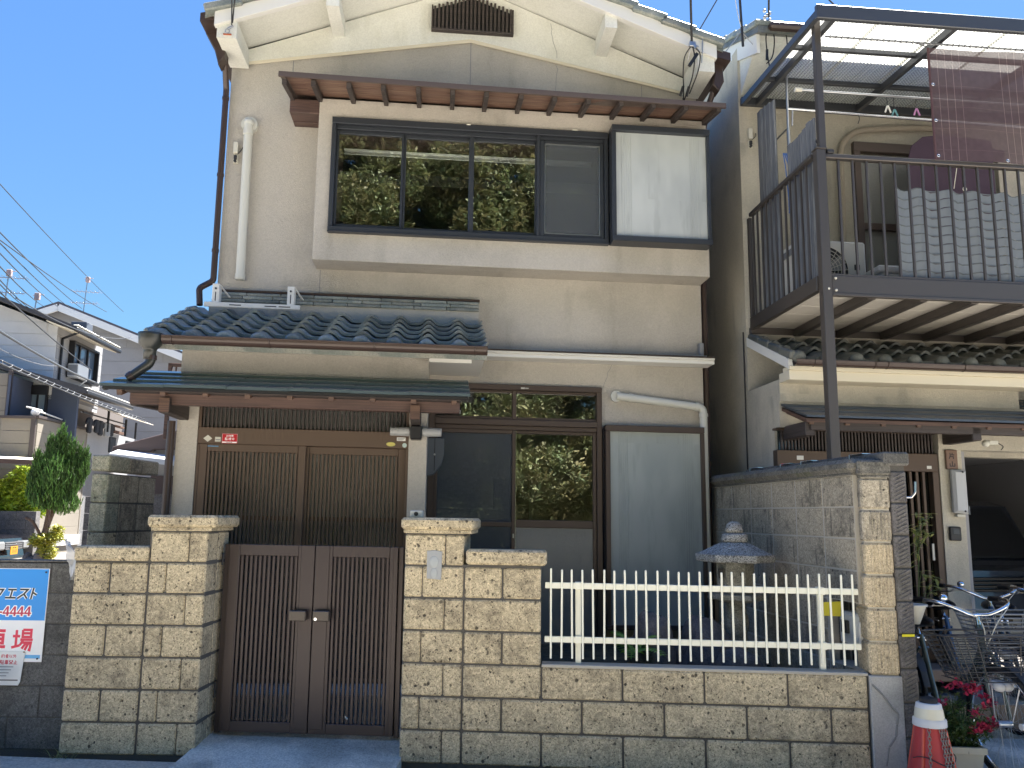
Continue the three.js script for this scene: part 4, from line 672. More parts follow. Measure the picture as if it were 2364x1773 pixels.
// ---------- left side: grey wall, sign, sheet ----------
{
  const t = thing('block_wall', 'dark grey concrete block wall carrying the parking signs', 'wall', 'L', [.1, 0, -.2]);
  part('mortar', bx(-1.5, .70, -.12, 1.18, -.24, -.136), MAT.mortar, t);
  for (let r = 0; r < 6; r++) for (let k = 0; k < 6; k++) { const x1 = .705 - k * .4 + (r % 2 ? .2 : 0), x0 = x1 - .4; if (x0 > .69) continue; part('block', cb(x0 + .003, Math.min(.705, x1) - .003, r * .198 - .002, r * .198 + .192, -.245, -.13 + rr(-.001, .001), .005), MAT.blockDark, t, jit()); }
  part('coping', cb(-1.5, .66, 1.187, 1.2, -.245, -.13, .003), MAT.blockDark, t, jit());
}
{
  const t = thing('parking_sign', 'blue and white parking sign with red lettering on the grey block wall', 'sign', 'L', [.1, .84, -.125]);
  const X0 = -.30, X1 = .498, Y0 = .543, Y1 = 1.145, S = 1280, px = x => (x - X0) * S, py = y => (Y1 - y) * S;
  const face = print(Math.round((X1 - X0) * S), Math.round((Y1 - Y0) * S), (c, w, h) => {
    c.fillStyle = '#f2f2f2'; c.fillRect(0, 0, w, h); c.fillStyle = '#1f93e6'; c.fillRect(5, 5, w - 10, py(.808) - 5); c.fillStyle = '#5fb2e8'; c.fillRect(5, py(.588), px(.47) - 5 + 20, py(.565) - py(.588));
    const word = (lw, col) => { c.strokeStyle = col; glyph(c, 'ku', px(.115), py(1.022), 102, 104, lw, .22); glyph(c, 'e', px(.205), py(1.022), 104, 104, lw, .2); glyph(c, 'su', px(.285), py(1.022), 104, 104, lw, .2); glyph(c, 'to', px(.365), py(1.022), 90, 104, lw, .2); };
    word(27, '#fff'); word(15, '#20262c');
    c.font = 'bold 112px sans-serif'; c.lineJoin = 'round'; c.strokeStyle = '#fff'; c.lineWidth = 16; c.textAlign = 'right'; c.strokeText('-4444', px(.400), py(.836)); c.fillStyle = '#c2264a'; c.fillText('-4444', px(.400), py(.836));
    c.strokeStyle = '#df2148'; glyph(c, 'chu', px(-.04), py(.757), 176, 186, 25); glyph(c, 'car', px(.117), py(.757), 176, 186, 25); glyph(c, 'place', px(.288), py(.757), 178, 186, 21);
  });
  part('panel', plate(X0, X1, Y0, Y1, -.129, -.124), face, t, { keepUV: true });
  for (const [x, y] of [[.476, 1.121], [.47, .565]]) part('bolt', rod([x, y, -.124], [x, y, -.119], .006, 10), MAT.dark, t);
}
{
  const t = thing('notice_board', 'small worn white notice with red lettering below the parking sign', 'sign', 'L', [.15, .5, -.118]);
  const X0 = -.05, X1 = .390, Y0 = .396, Y1 = .612, S = 1600, px = x => (x - X0) * S, py = y => (Y1 - y) * S;
  const face = print(Math.round((X1 - X0) * S), Math.round((Y1 - Y0) * S), (c, w, h) => {
    c.fillStyle = '#dcdfdf'; c.fillRect(0, 0, w, h); c.strokeStyle = '#b8203a'; ['yaku', 'mono', 'i', 'soto'].forEach((k, i) => glyph(c, k, px(.232 + .026 * i), py(.592), 38, 38, 5)); ['chu', 'car', 'kin', 'shi'].forEach((k, i) => glyph(c, k, px(.226 + .030 * i), py(.556), 46, 46, 6));
    c.fillStyle = '#8b9092'; for (let i = 0; i < 4; i++) c.fillRect(px(.15), py(.515 - .019 * i), 270 - 22 * i, 9); c.fillStyle = '#444'; c.fillRect(px(.15), py(.432), 330, 12);
    c.fillStyle = '#8a7a60'; c.fillRect(w - 26, 2, 24, 14);
  });
  const sh = prism([[X0, Y0], [.36, Y0], [.372, .418], [.382, .55], [.390, .60], [.38, .612], [X0, .612]], -.122, -.118); { const p = sh.attributes.position, u = sh.attributes.uv; for (let i = 0; i < p.count; i++) u.setXY(i, (p.getX(i) - X0) / (X1 - X0), (p.getY(i) - Y0) / (Y1 - Y0)); }
  part('panel', sh, face, t, { keepUV: true });
}
{
  const t = thing('mirror', 'black rounded mirror head at the left edge before the notice', 'mirror', 'L', [.2, 0, .0]);
  const g = new THREE.SphereGeometry(.07, 20, 14); g.scale(.9, .75, .3); g.rotateZ(-.5); g.translate(.21, .475, .0); part('head', g, MAT.black, t); part('stem', pipe([[.22, .44, -.01], [.215, .39, -.01], [.10, .33, -.01], [.10, -.03, -.01]], .010, 8), MAT.black, t);
}
{
  const t = thing('plastic_sheet', 'crumpled translucent white plastic sheet wedged at the end of the block wall', 'sheet', 'L', [.65, 1.1, -.1]);
  const n = 10, m = 5, o = []; const P = (i, j) => { const q = i / n, s = j / m; const yy = 1.345 - .27 * q, xl = .605 + .042 * q, w = (.02 + .09 * Math.min(1, q * 2.2)) * (1 - .55 * Math.max(0, q - .45) / .55); return [xl + s * w, yy - .04 * s * (1 - q), -.10 + .02 * Math.sin(s * 7 + q * 5) + .012 * Math.sin(q * 17 + s * 9)]; };
  for (let i = 0; i < n; i++) for (let j = 0; j < m; j++) o.push(...P(i, j), ...P(i + 1, j), ...P(i + 1, j + 1), ...P(i, j), ...P(i + 1, j + 1), ...P(i, j + 1));
  let g = new THREE.BufferGeometry(); g.setAttribute('position', new THREE.Float32BufferAttribute(o, 3)); g = mergeVertices(g); g.computeVertexNormals();
  part('film', g, M([.75, .77, .80], .4, { transmission: .35, thickness: 0, side: THREE.DoubleSide }), t);
}
// weeds at the foot of the wall
{
  const t = thing('weed', 'thin dry weed at the foot of the left block wall', 'weed', 'L', [.80, -.02, .05]); const gs = [];
  for (let i = 0; i < 26; i++) { const b = blade(rr(.05, .13), .006, .5); b.rotateX(-rr(.7, 1.4)); b.rotateY(rr(0, 6.3)); b.translate(rr(.70, .86), -.02, rr(.02, .08)); gs.push(b); } part('blades', gs, leafMat([.25, .27, .10]), t);
}
// second block wall standing further back on the left
{
  const t = thing('block_wall', 'mossy green stained block wall end standing behind the left wall', 'wall', 'W', [.3, 0, -1.3]);
  const gm = blockTex([.42, .40, .30], [.15, .19, .15], [.03, .03, .025], 103, .3, .5, 1);
  part('mortar', bx(.225, .345, -.1, 1.80, -1.78, -1.015), MAT.mortar, t);
  for (let r = 0; r < 8; r++) { part('block', cb(.215, .35, r * .228 - .02, r * .228 + .2, -1.19, -1.0, .008), r > 5 ? gm : MAT.block, t, jit()); part('block', cb(.215, .35, r * .228 - .02, r * .228 + .2, -1.485, -1.195, .008), MAT.blockGrey, t, jit()); part('block', cb(.215, .35, r * .228 - .02, r * .228 + .2, -1.785, -1.49, .008), MAT.blockGrey, t, jit()); }
  part('coping', cb(.205, .362, 1.822, 1.945, -1.3, -.99, .012), gm, t, jit()); part('coping', cb(.205, .362, 1.822, 1.942, -1.80, -1.304, .012), MAT.blockGrey, t, jit());
}
{
  const t = thing('block_pillar', 'grey concrete block wall end beyond the mossy wall', 'wall', 'B', [-.95, 0, -2.3]);
  for (let r = 0; r < 9; r++) for (let k = 0; k < 3; k++) part('block', cb(-1.045, -.90, r * .188, r * .188 + .184, -2.4 - k * .4, -2.2 - k * .4 + (k ? .2 : 0) - .004, .004), MAT.blockRib, t, jit());
  for (let r = 0; r < 9; r++) for (let k = 0; k < 4; k++) part('block', cb(-.898 + k * .4, -.504 + k * .4, r * .188, r * .188 + .184, -2.36, -2.2, .004), MAT.blockRib, t, jit());
}

// ---------- neighbouring house on the right ----------
const NX = 5.72;
{
  const h = thing('house', 'yellowish stucco neighbouring house with garage behind the steel balcony', 'house', 'H', [7, 0, 0]);
  const topN = x => 5.70 + .26 * (x - 5.4);
  part('wall', [prism([[NX, 2.16], [10.6, 2.16], [10.6, 6.2], [NX, 6.2]], -.14, 0, [rect(6.9, 8.4, 3.5, 5.16)]), prism([[.14, 0], [7, 0], [7, 6.2], [3.6, 7.5], [.14, 6.15]], NX, NX + .14).rotateY(Math.PI / 2), bx(NX, 7.2, 0, 2.16, -.14, 0)], MAT.stuccoN, h);
  part('conduit', [rod([NX - .012, .4, -.05], [NX - .012, 3.3, -.05], .006, 6)], MAT.dark, h);
  part('wall_band', [bx(NX, 7.88, 2.53, 2.72, .58, .72), bx(NX, 9.5, 2.312, 2.53, .55, .70), bx(7.125, 9.5, 2.16, 2.312, .55, .70), bx(NX, NX + .12, 0, 2.53, 0, .58), bx(NX, NX + .02, 2.53, 2.72, 0, .58), bx(7.12, 7.325, 0, 2.16, -.1, .70)], MAT.stuccoN, h);
  part('garage_wall', [bx(7.325, 7.45, 0, 2.3, -6, .55), bx(9.9, 10.1, 0, 2.5, -6, .7), bx(7.45, 9.9, 0, 2.5, -6.1, -6), bx(7.45, 9.9, 2.3, 2.4, -6, .55)], M([.34, .34, .36], .9), h);
  const gw = part('window', [cb(6.86, 8.45, 5.16, 5.26, -.02, .05), cb(6.86, 6.93, 3.45, 5.16, -.02, .05), cb(6.93, 8.4, 4.36, 4.43, -.02, .03), cb(7.6, 7.66, 3.5, 5.16, -.02, .035)], MAT.alu, h);
  part('pane', [bx(6.93, 7.6, 4.43, 5.16, -.03, -.02), bx(6.93, 7.6, 3.5, 4.36, -.03, -.02)], MAT.glassFrost, gw); part('blind', bx(6.9, 8.4, 3.5, 5.16, -.08, -.05), M([.42, .44, .43], .8), gw);
  // main roof sloping to the street, verge on the left, white boxed eaves, brown gutter
  const yv = z => 6.08 + .41 * (.6 - z);
  part('roof', slab([[5.70, yv(.6), .6], [10.8, yv(.6), .6], [10.8, yv(-3.4), -3.4], [5.70, yv(-3.4), -3.4]], .07), MAT.tileN[0], h);
  for (let i = 0; i < 13; i++) { const z = .6 - i * .27; part('roof_tile', bar([5.76, yv(z) + .03, z], [5.76, yv(z - .3) + .012, z - .3], .17, .06, .012), MAT.tile[i % 3], h); }
  const zy = (pts, x0, x1) => { const g = prism(pts.map(([z, y]) => [-z, y]), x0, x1, [], .003); g.rotateY(Math.PI / 2); return g; };
  part('boxed_eaves', zy([[.46, 6.10], [.46, 6.0], [.0, 5.70], [.0, 6.24]], 5.745, 10.7), MAT.whitePlaster, h);
  part('barge_board', slab([[5.722, yv(.5) - .06, .5], [5.755, yv(.5) - .06, .5], [5.755, yv(-3.3) - .06, -3.3], [5.722, yv(-3.3) - .06, -3.3]], .2), MAT.white, h);
  part('gutter', [cb(5.80, 10.6, 6.03, 6.10, .56, .67, .02)], MAT.gutter, h);
  // small tiled roof
  const tr = tiledRoof(h, 5.755, 13, .03, 3.235, .95, 2.88, 4, MAT.tileN);
  for (let r = 0; r < 4; r++) { const t = r / 4; part('verge_tile', bar([5.745, 2.885 + .355 * t, .97 - .92 * t], [5.745, 2.965 + .355 * t, .72 - .92 * t], .055, .075, .015), MAT.tileN[r % 2], tr); }
  part('verge_board', slab([[5.715, 2.86, .93], [5.755, 2.86, .93], [5.755, 3.235, .01], [5.715, 3.235, .01]], .085), MAT.white, tr);
  part('bedding_mortar', bx(5.75, 9, 3.2, 3.29, 0, .06), MAT.mortarPale, tr);
  part('eaves_board', [cb(5.72, 9.1, 2.685, 2.765, .72, .93), cb(5.72, 9.1, 2.765, 2.80, .80, .95)], MAT.cream, h);
  const gg = []; for (let k = 0; k < 8; k++) { const f = a => [1.0 - .045 * Math.cos(a), 2.84 - .045 * Math.sin(a)]; const [za, ya] = f(Math.PI * k / 8), [zb, yb] = f(Math.PI * (k + 1) / 8); gg.push(slab([[5.74, ya, za], [5.74, yb, zb], [9.1, yb, zb], [9.1, ya, za]], .004)); }
  const gt = part('gutter', gg, MAT.gutter, h); for (const x of [5.9, 6.42, 6.53, 7.2, 7.9]) part('gutter_bracket', new THREE.TorusGeometry(.049, .005, 6, 12, Math.PI).rotateZ(Math.PI).rotateY(Math.PI / 2).translate(x, 2.84, 1.0), MAT.gutter, gt);
  // canopy
  const can = part('canopy', slab([[5.74, 2.335, 1.17], [9.2, 2.335, 1.17], [9.2, 2.70, 0], [5.74, 2.70, 0]], .03), MAT.woodBrown, h);
  for (let k = 0; k < 6; k++) { const z0 = 1.19 - .195 * k, z1 = z0 - .21, y0 = 2.362 + .061 * k; for (let i = 0; i < 5; i++) { const a = 5.735 + i * .7; part('roof_sheet', slab([[a, y0, z0], [a + .705, y0, z0], [a + .705, y0 + .058, z1], [a, y0 + .058, z1]], .018), M_sheetN(), can); } }
  part('beam', [cb(5.80, 9.2, 2.25, 2.315, 1.05, 1.12), cb(5.76, 5.84, 2.205, 2.32, .25, 1.1, .006), cb(7.16, 7.24, 2.2, 2.31, .7, 1.12, .006)], MAT.woodDark, can);
  for (let i = 0; i < 12; i++) { const x = 5.80 + i * .30; part('rafter', bar([x, 2.315, 1.14], [x, 2.66, .05], .04, .05), MAT.woodBrown, can); }
  // entrance door
  const d = M([.10, .066, .045], .5, { metalness: .2 });
  const door = part('sliding_door', [cb(5.69, 7.12, 1.965, 2.12, .60, .69), cb(5.69, 7.12, 2.29, 2.31, .6, .69), cb(5.69, 5.735, .38, 1.965, .6, .69), cb(7.06, 7.12, .38, 1.965, .6, .69), cb(6.35, 6.42, .38, 1.965, .62, .67), cb(6.42, 7.06, .38, .62, .62, .67)], d, h);
  for (let i = 0; i < 46; i++) { const x = 5.74 + i * .0298; part('slat', cb(x, x + .016, 2.12, 2.29, .64, .665, .002), MAT.woodDark, door); }
  part('pane', bx(5.73, 7.06, 2.12, 2.29, .61, .615), MAT.glassTint, door); part('pane', bx(5.735, 7.06, .4, 1.965, .62, .626), MAT.glassTint, door);
  for (let i = 0; i < 22; i++) { const x = 5.75 + i * .0585; part('slat', cb(x, x + .026, .62, 1.965, .635, .668, .003), d, door); }
  part('door_pull', cb(7.008, 7.028, 1.22, 1.36, .69, .70, .002), MAT.ivory, door); part('sticker', [cb(7.012, 7.055, 1.99, 2.016, .69, .692, .001), cb(5.86, 5.92, 2.04, 2.075, .69, .692, .001)], MAT.white, door);
  part('sticker', [cb(5.72, 5.80, 1.985, 2.005, .69, .692, .001), cb(5.72, 5.80, 1.955, 1.975, .69, .692, .001)], MAT.red, door);
  part('interior', bx(5.73, 7.1, .3, 2.4, .2, .25), MAT.roomDark, h);
  // step and sill
  part('door_step', cb(5.73, 7.2, .29, .385, .55, .98, .006), M([.30, .22, .17], .6), h); for (let i = 0; i < 7; i++) part('step_tile', cb(6.0 + i * .19 + .002, 6.19 + i * .19 - .002, .30, .38, .975, .985, .002), M_stepTile(), h);
  part('porch', cb(5.9, 7.35, -.1, .20, .3, 1.35, .006), MAT.concrete, h); for (let i = 0; i < 8; i++) part('step_tile', cb(6.3 + i * .19 + .002, 6.49 + i * .19 - .002, .03, .195, 1.345, 1.357, .002), M_stepTile(), h);
}
function M_sheetN() { return MAT.sheetN || (MAT.sheetN = M([.085, .10, .12], .38, { metalness: .5, bumpMap: rep(soft, .9), bumpScale: .003 })); }
function M_stepTile() { return MAT.stepTile || (MAT.stepTile = M([.34, .25, .19], .55, { bumpMap: rep(soft, .3), bumpScale: .001 })); }
{
  const t = thing('nameplate', 'wooden nameplate with two dark characters on the neighbour entrance pillar', 'nameplate', 'H', [7.225, 2.07, .71]);
  part('board', plate(7.172, 7.275, 1.99, 2.155, .70, .725, .004), print(200, 330, (c, w, h) => { c.fillStyle = '#7a5f4d'; c.fillRect(0, 0, w, h); c.strokeStyle = '#241a16'; glyph(c, 'kata', 40, 40, 120, 120, 17); glyph(c, 'yama', 40, 190, 120, 100, 17); }), t, { keepUV: true });
}
{
  const t = thing('entrance_lamp', 'long white wall lamp below the wooden nameplate', 'lamp', 'H', [7.26, 1.8, .71]);
  part('cover', prism([[7.196, 1.62], [7.322, 1.61], [7.322, 1.985], [7.196, 1.985]], .70, .77, [], .022), M([.50, .51, .52], .45), t); part('base', cb(7.225, 7.30, 1.585, 1.61, .70, .74), MAT.ivory, t); part('screw', [rod([7.28, 1.965, .77], [7.28, 1.965, .775], .008, 8), rod([7.28, 1.635, .77], [7.28, 1.635, .775], .008, 8)], MAT.dark, t);
}
{
  const t = thing('door_phone', 'small black door phone on the neighbour entrance pillar', 'door phone', 'H', [7.21, 1.44, .71]);
  part('body', cb(7.16, 7.264, 1.387, 1.504, .70, .725, .008), MAT.black, t); part('screen', cb(7.185, 7.24, 1.44, 1.485, .724, .728, .002), M([.06, .065, .07], .2), t);
}
{
  const t = thing('porch_light', 'small white light and wiring under the neighbour canopy', 'lamp', 'H', [7.4, 2.2, 1.0]);
  part('socket', [new THREE.SphereGeometry(.03, 14, 10).translate(7.35, 2.19, 1.0), cb(7.37, 7.45, 2.18, 2.215, .98, 1.02, .004)], MAT.ivory, t); part('wire', tube([[7.45, 2.2, 1.0], [7.5, 2.17, 1.0], [7.48, 2.14, 1.0]], .004), MAT.dark, t);
  part('bulb', new THREE.SphereGeometry(.022, 12, 8).translate(5.99, 2.175, 1.06), MAT.ivory, t);
}
// steel balcony on posts with corrugated roof
{
  const t = thing('balcony', 'dark steel balcony on a tall post with clear corrugated roof', 'balcony', 'H', [7, 0, .9]);
  const m = MAT.bronze, X1 = 9.2, F = 1.5;
  part('post', [cb(5.755, 5.83, 0, 4.44, F - .04, F + .04, .005)], m, t); part('post', cb(5.79, 5.845, 4.44, 5.56, F - .03, F + .025, .004), m, t);
  part('post', cb(8.9, 8.97, 0, 4.4, F - .04, F + .04, .005), m, t); part('post_cap', cb(5.748, 5.837, 4.44, 4.452, F - .047, F + .047, .003), m, t);
  part('floor_beam', [cb(5.83, X1, 3.255, 3.41, F - .035, F + .03, .006), cb(5.83, X1, 3.245, 3.27, F + .03, F + .04, .003)], m, t); part('floor_beam', cb(5.74, 5.79, 3.30, 3.42, .05, F - .04, .005), m, t); part('floor_beam', cb(5.74, X1, 3.26, 3.325, .02, .07, .004), m, t);
  for (let i = 0; i < 8; i++) part('joist', cb(6.15 + i * .425, 6.215 + i * .425, 3.25, 3.32, .07, F - .035, .004), m, t);
  for (let k = 0; k < 5; k++) for (let i = 0; i < 8; i++) part('floor_panel', cb(5.79 + i * .425, 6.212 + i * .425, 3.322, 3.345, .08 + k * .28, .355 + k * .28, .003), M_floor(), t);
  part('bolt', [[5.86, 3.385], [5.86, 3.29], [5.80, 3.3]].map(([x, y]) => new THREE.SphereGeometry(.011, 8, 6).translate(x, y, F + .035)), MAT.ivory, t);
  part('handrail', cb(5.83, X1, 4.372, 4.41, F - .03, F + .03, .006), m, t); part('handrail', cb(5.735, 5.785, 4.39, 4.428, .12, F - .04, .006), m, t); part('bottom_rail', cb(5.83, X1, 3.41, 3.428, F - .02, F + .02, .002), m, t);
  for (let i = 0; i < 28; i++) { const x = 5.945 + i * .1165; part('baluster', cb(x - .0085, x + .0085, 3.428, 4.372, F - .012, F + .012, .003), m, t); }
  for (let i = 0; i < 12; i++) { const z = .17 + i * .105; part('baluster', cb(5.75, 5.768, 3.42, 4.39, z - .009, z + .009, .003), m, t); }
  part('post', cb(5.74, 5.775, 3.42, 4.39, .06, .1, .003), m, t);
  // roof frame: sloping gently to the front
  const ry = z => 5.655 - .055 * z, RX0 = 5.735;
  const rf = M([.075, .08, .09], .4, { metalness: .4 });
  part('roof_beam', cb(RX0, X1, ry(1.68) - .10, ry(1.68) + .02, 1.655, 1.70, .006), rf, t); part('roof_beam', cb(RX0, X1, 5.58, 5.66, .0, .05, .004), rf, t);
  for (const x of [RX0 + .022, 5.90, 6.93, 7.96, 8.99]) part('roof_rafter', bar([x, ry(1.66) - .05, 1.66], [x, ry(0) - .045, .03], .042, .065), rf, t);
  for (const z of [.5, 1.1]) part('roof_batten', cb(RX0 + .04, X1, ry(z) - .045, ry(z) - .008, z - .02, z + .02, .003), rf, t);
  const sheet = (x0, x1) => { const n = Math.round((x1 - x0) / .032) * 6, o = []; for (let i = 0; i < n; i++) { const a = x0 + (x1 - x0) * i / n, b = x0 + (x1 - x0) * (i + 1) / n, h = x => .007 * Math.sin(x / .032 * 2 * Math.PI); const p = [[a, ry(1.66) + .004 + h(a), 1.66], [b, ry(1.66) + .004 + h(b), 1.66], [b, ry(.04) + .004 + h(b), .04], [a, ry(.04) + .004 + h(a), .04]]; o.push(...p[0], ...p[1], ...p[2], ...p[0], ...p[2], ...p[3]); } const g = new THREE.BufferGeometry(); g.setAttribute('position', new THREE.Float32BufferAttribute(o, 3)); const q = mergeVertices(g); q.computeVertexNormals(); return q; };
  const poly1 = M([1, 1, 1], 1, { map: tex(128, [.128, .7], (u, v) => mul([.72, .72, .67], .55 + .45 * sst(-.6, .7, Math.sin(u * 4 * 6.2832)) - .10 * vn(u, v, 5, 3)), true), transmission: .5, thickness: 0, ior: 1.45, side: THREE.DoubleSide });  // darker stripes in the colour imitate shading in the valleys of the waves
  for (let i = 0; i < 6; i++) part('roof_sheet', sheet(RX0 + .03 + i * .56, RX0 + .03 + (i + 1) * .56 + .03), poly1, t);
  part('chain_rail', [bar([5.88, 5.42, F + .02], [7.6, 5.42, F + .02], .004, .016, .001), ...Array.from({ length: 34 }, (_, i) => cb(5.92 + i * .05, 5.932 + i * .05, 5.412, 5.428, F + .012, F + .03, .001))], MAT.steel, t);
}
function M_floor() { return MAT.floorB || (MAT.floorB = M([.50, .47, .42], .8, { bumpMap: rep(soft, .5), bumpScale: .001 })); }
// things on the balcony
{
  const t = thing('laundry_pole', 'pale upper laundry pole with pegs hanging under the balcony roof', 'laundry pole', 'H', [6.4, 5.17, 1.1]);
  part('pole', rod([5.83, 5.175, 1.1], [8.4, 5.16, 1.1], .013, 12), MAT.steel, t); part('cap', rod([5.80, 5.175, 1.1], [5.86, 5.175, 1.1], .019, 12), MAT.ivory, t);
}
{
  const t = thing('laundry_pole', 'lower silver laundry pole on hooked arms near the house wall', 'laundry pole', 'H', [6.4, 5.25, .6]);
  part('pole', rod([5.95, 5.262, .6], [8.6, 5.22, .6], .014, 12), MAT.chrome, t); part('holder', [rod([5.955, 5.6, .6], [5.95, 5.05, .6], .012, 10), rod([5.95, 5.05, .6], [5.955, 4.3, .6], .016, 10), bar([5.95, 5.08, .6], [5.85, 4.98, .3], .014, .014), rod([6.0, 5.25, .6], [5.99, 5.1, .6], .008, 8)], MAT.steel, t);
  part('hook', tube([[6.63, 5.25, .6], [6.63, 5.2, .61], [6.62, 5.16, .6]], .004), MAT.dark, t);
}
[['pale green clothes peg clipped near the left end of the pole', 6.02, .08, [.25, .45, .42]], ['white clothes peg hanging second along the laundry pole', 6.62, -.09, [.7, .7, .68]], ['teal clothes peg on a short hook of the laundry pole', 6.68, -.12, [.12, .30, .34]], ['pink clothes peg hanging beside the brown sunshade', 6.88, -.10, [.55, .25, .50]]].forEach(([l, x, dy, c]) => {
  const t = thing('clothes_peg', l, 'clothes peg', 'H', [x, 5.1, 1.1], 'clothes pegs on the balcony poles'), y = 5.17 + (dy > 0 ? -.02 : dy), m = M(c, .4);
  part('arm', bar([x, y, 1.105], [x - .025, y - .065, 1.105], .012, .014), m, t); part('arm', bar([x + .004, y, 1.105], [x + .028, y - .065, 1.105], .012, .014), m, t); if (dy < 0) part('string', rod([x, y, 1.105], [x, 5.17, 1.1], .003, 6), MAT.dark, t);
});
{
  const t = thing('wooden_screen', 'weathered grey wooden boards standing inside the balcony side rail', 'screen', 'H', [5.85, 3.4, .7]);
  for (let i = 0; i < 4; i++) part('board', cb(5.81, 5.83, 3.42, 5.40 - i * .02 + rr(-.01, .01), .23 + i * .10, .325 + i * .10, .004), MAT.woodGrey, t);
  for (let i = 0; i < 7; i++) part('board', cb(5.81, 5.83, 3.42, 4.76 + rr(-.015, .02) + i * .004, .87 + i * .075, .94 + i * .075, .004), MAT.woodGrey, t);
  part('batten', [cb(5.832, 5.845, 3.8, 3.86, .23, 1.4), cb(5.832, 5.845, 4.45, 4.5, .23, 1.4)], MAT.woodGrey, t);
}
{
  const t = thing('blue_rope', 'bundle of blue rope hanging between the wooden boards', 'rope', 'H', [5.86, 4.6, .75]); const gs = [];
  for (let i = 0; i < 6; i++) gs.push(tube([[5.85 + .01 * i, 4.78, .70], [5.85 + .02 * (i % 3), 4.6, .74 + .02 * i], [5.86, 4.35 - .03 * i, .75]], .005, 6)); part('strand', gs, M([.06, .16, .42], .6), t);
}
{
  const t = thing('sunshade', 'large brown woven sunshade hanging from the balcony roof', 'sunshade', 'H', [7.5, 4.4, 1.52]);
  const n = 48, m = 16, X0 = 6.735, X1 = 9.1, o = [], u = []; const P = (i, j) => { const x = X0 + (X1 - X0) * i / n, q = j / m; return [x + .01 * Math.sin(q * 3), 4.40 + .975 * q + .012 * Math.sin(x * 7) * q, 1.535 + .012 * Math.sin(x * 9 + q * 2) + .02 * (1 - q)]; };
  for (let i = 0; i < n; i++) for (let j = 0; j < m; j++) for (const [a, b] of [[0, 0], [1, 0], [1, 1], [0, 0], [1, 1], [0, 1]]) o.push(...P(i + a, j + b));
  let g = new THREE.BufferGeometry(); g.setAttribute('position', new THREE.Float32BufferAttribute(o, 3)); g = mergeVertices(g); g.computeVertexNormals();
  const cloth = tex(512, [.55, .55], (x, y) => { const w = .5 + .5 * Math.sin(x * 6.283 * 60) * Math.sin(y * 6.283 * 90); let c = mul([.115, .08, .09], .75 + .5 * w + .15 * vn(x, y, 20, 301)); if (Math.abs((x * 9) % 1 - .5) < .03 && x > .35 && x < .75) c = [.30, .22, .22]; if (Math.abs((y * 3.0) % 1 - .5) < .012 && (x * 60 % 1) < .5) c = [.22, .15, .16]; return c; }, true);
  part('cloth', g, M([1, 1, 1], .85, { map: cloth, transmission: .3, thickness: 0, ior: 1.2, transparent: true, opacity: .84, side: THREE.DoubleSide }), t);
  part('hem', [rod([X0, 4.40, 1.553], [X0 + .01, 5.37, 1.535], .010, 8)], M([.09, .045, .05], .8), t);
  for (const [x, y] of [[6.752, 5.04], [6.755, 4.73], [6.755, 4.43], [7.34, 4.42]]) part('grommet', new THREE.TorusGeometry(.010, .004, 6, 12).translate(x, y, 1.558), MAT.chrome, t);
  part('cord', tube([[6.74, 5.38, 1.535], [6.68, 5.41, 1.52], [6.62, 5.42, 1.52]], .004), MAT.dark, t);
}
{
  const t = thing('privacy_screen', 'blue grey woven privacy screen tied behind the balcony railing', 'screen', 'H', [7.4, 3.45, 1.46]);
  const X0 = 6.43, X1 = 9.1, n = 60; const P = (x, y) => [x, y + .012 * Math.cos((x - 6.4) / .233 * Math.PI * 2) * (y > 4 ? 1 : .5), 1.455 + .018 * Math.cos((x - 6.4) / .233 * Math.PI * 2)];
  const M1 = M([.21, .24, .27], .8), M2 = M([.15, .175, .20], .85);
  for (let r = 0; r < 10; r++) { const y0 = 3.43 + r * .075, o = []; for (let i = 0; i < n; i++) { const a = X0 + (X1 - X0) * i / n, b = X0 + (X1 - X0) * (i + 1) / n, q = (y) => [P(a, y), P(b, y)]; const [p, s] = q(y0), [p2, s2] = q(y0 + .066); o.push(...p, ...s, ...s2, ...p, ...s2, ...p2); } let g = new THREE.BufferGeometry(); g.setAttribute('position', new THREE.Float32BufferAttribute(o, 3)); g = mergeVertices(g); g.computeVertexNormals(); part('woven_band', g, M1, t); const e = Array.from({ length: 30 }, (_, i) => P(X0 + (X1 - X0) * i / 29, y0 + .070)); part('band_seam', tube(e, .0045, 5, 90), M2, t); }
  part('tie', [new THREE.TorusGeometry(.016, .003, 6, 12).translate(6.995, 4.185, 1.5), rod([6.93, 4.2, 1.46], [6.94, 4.36, 1.5], .003, 6)], MAT.ivory, t);
}
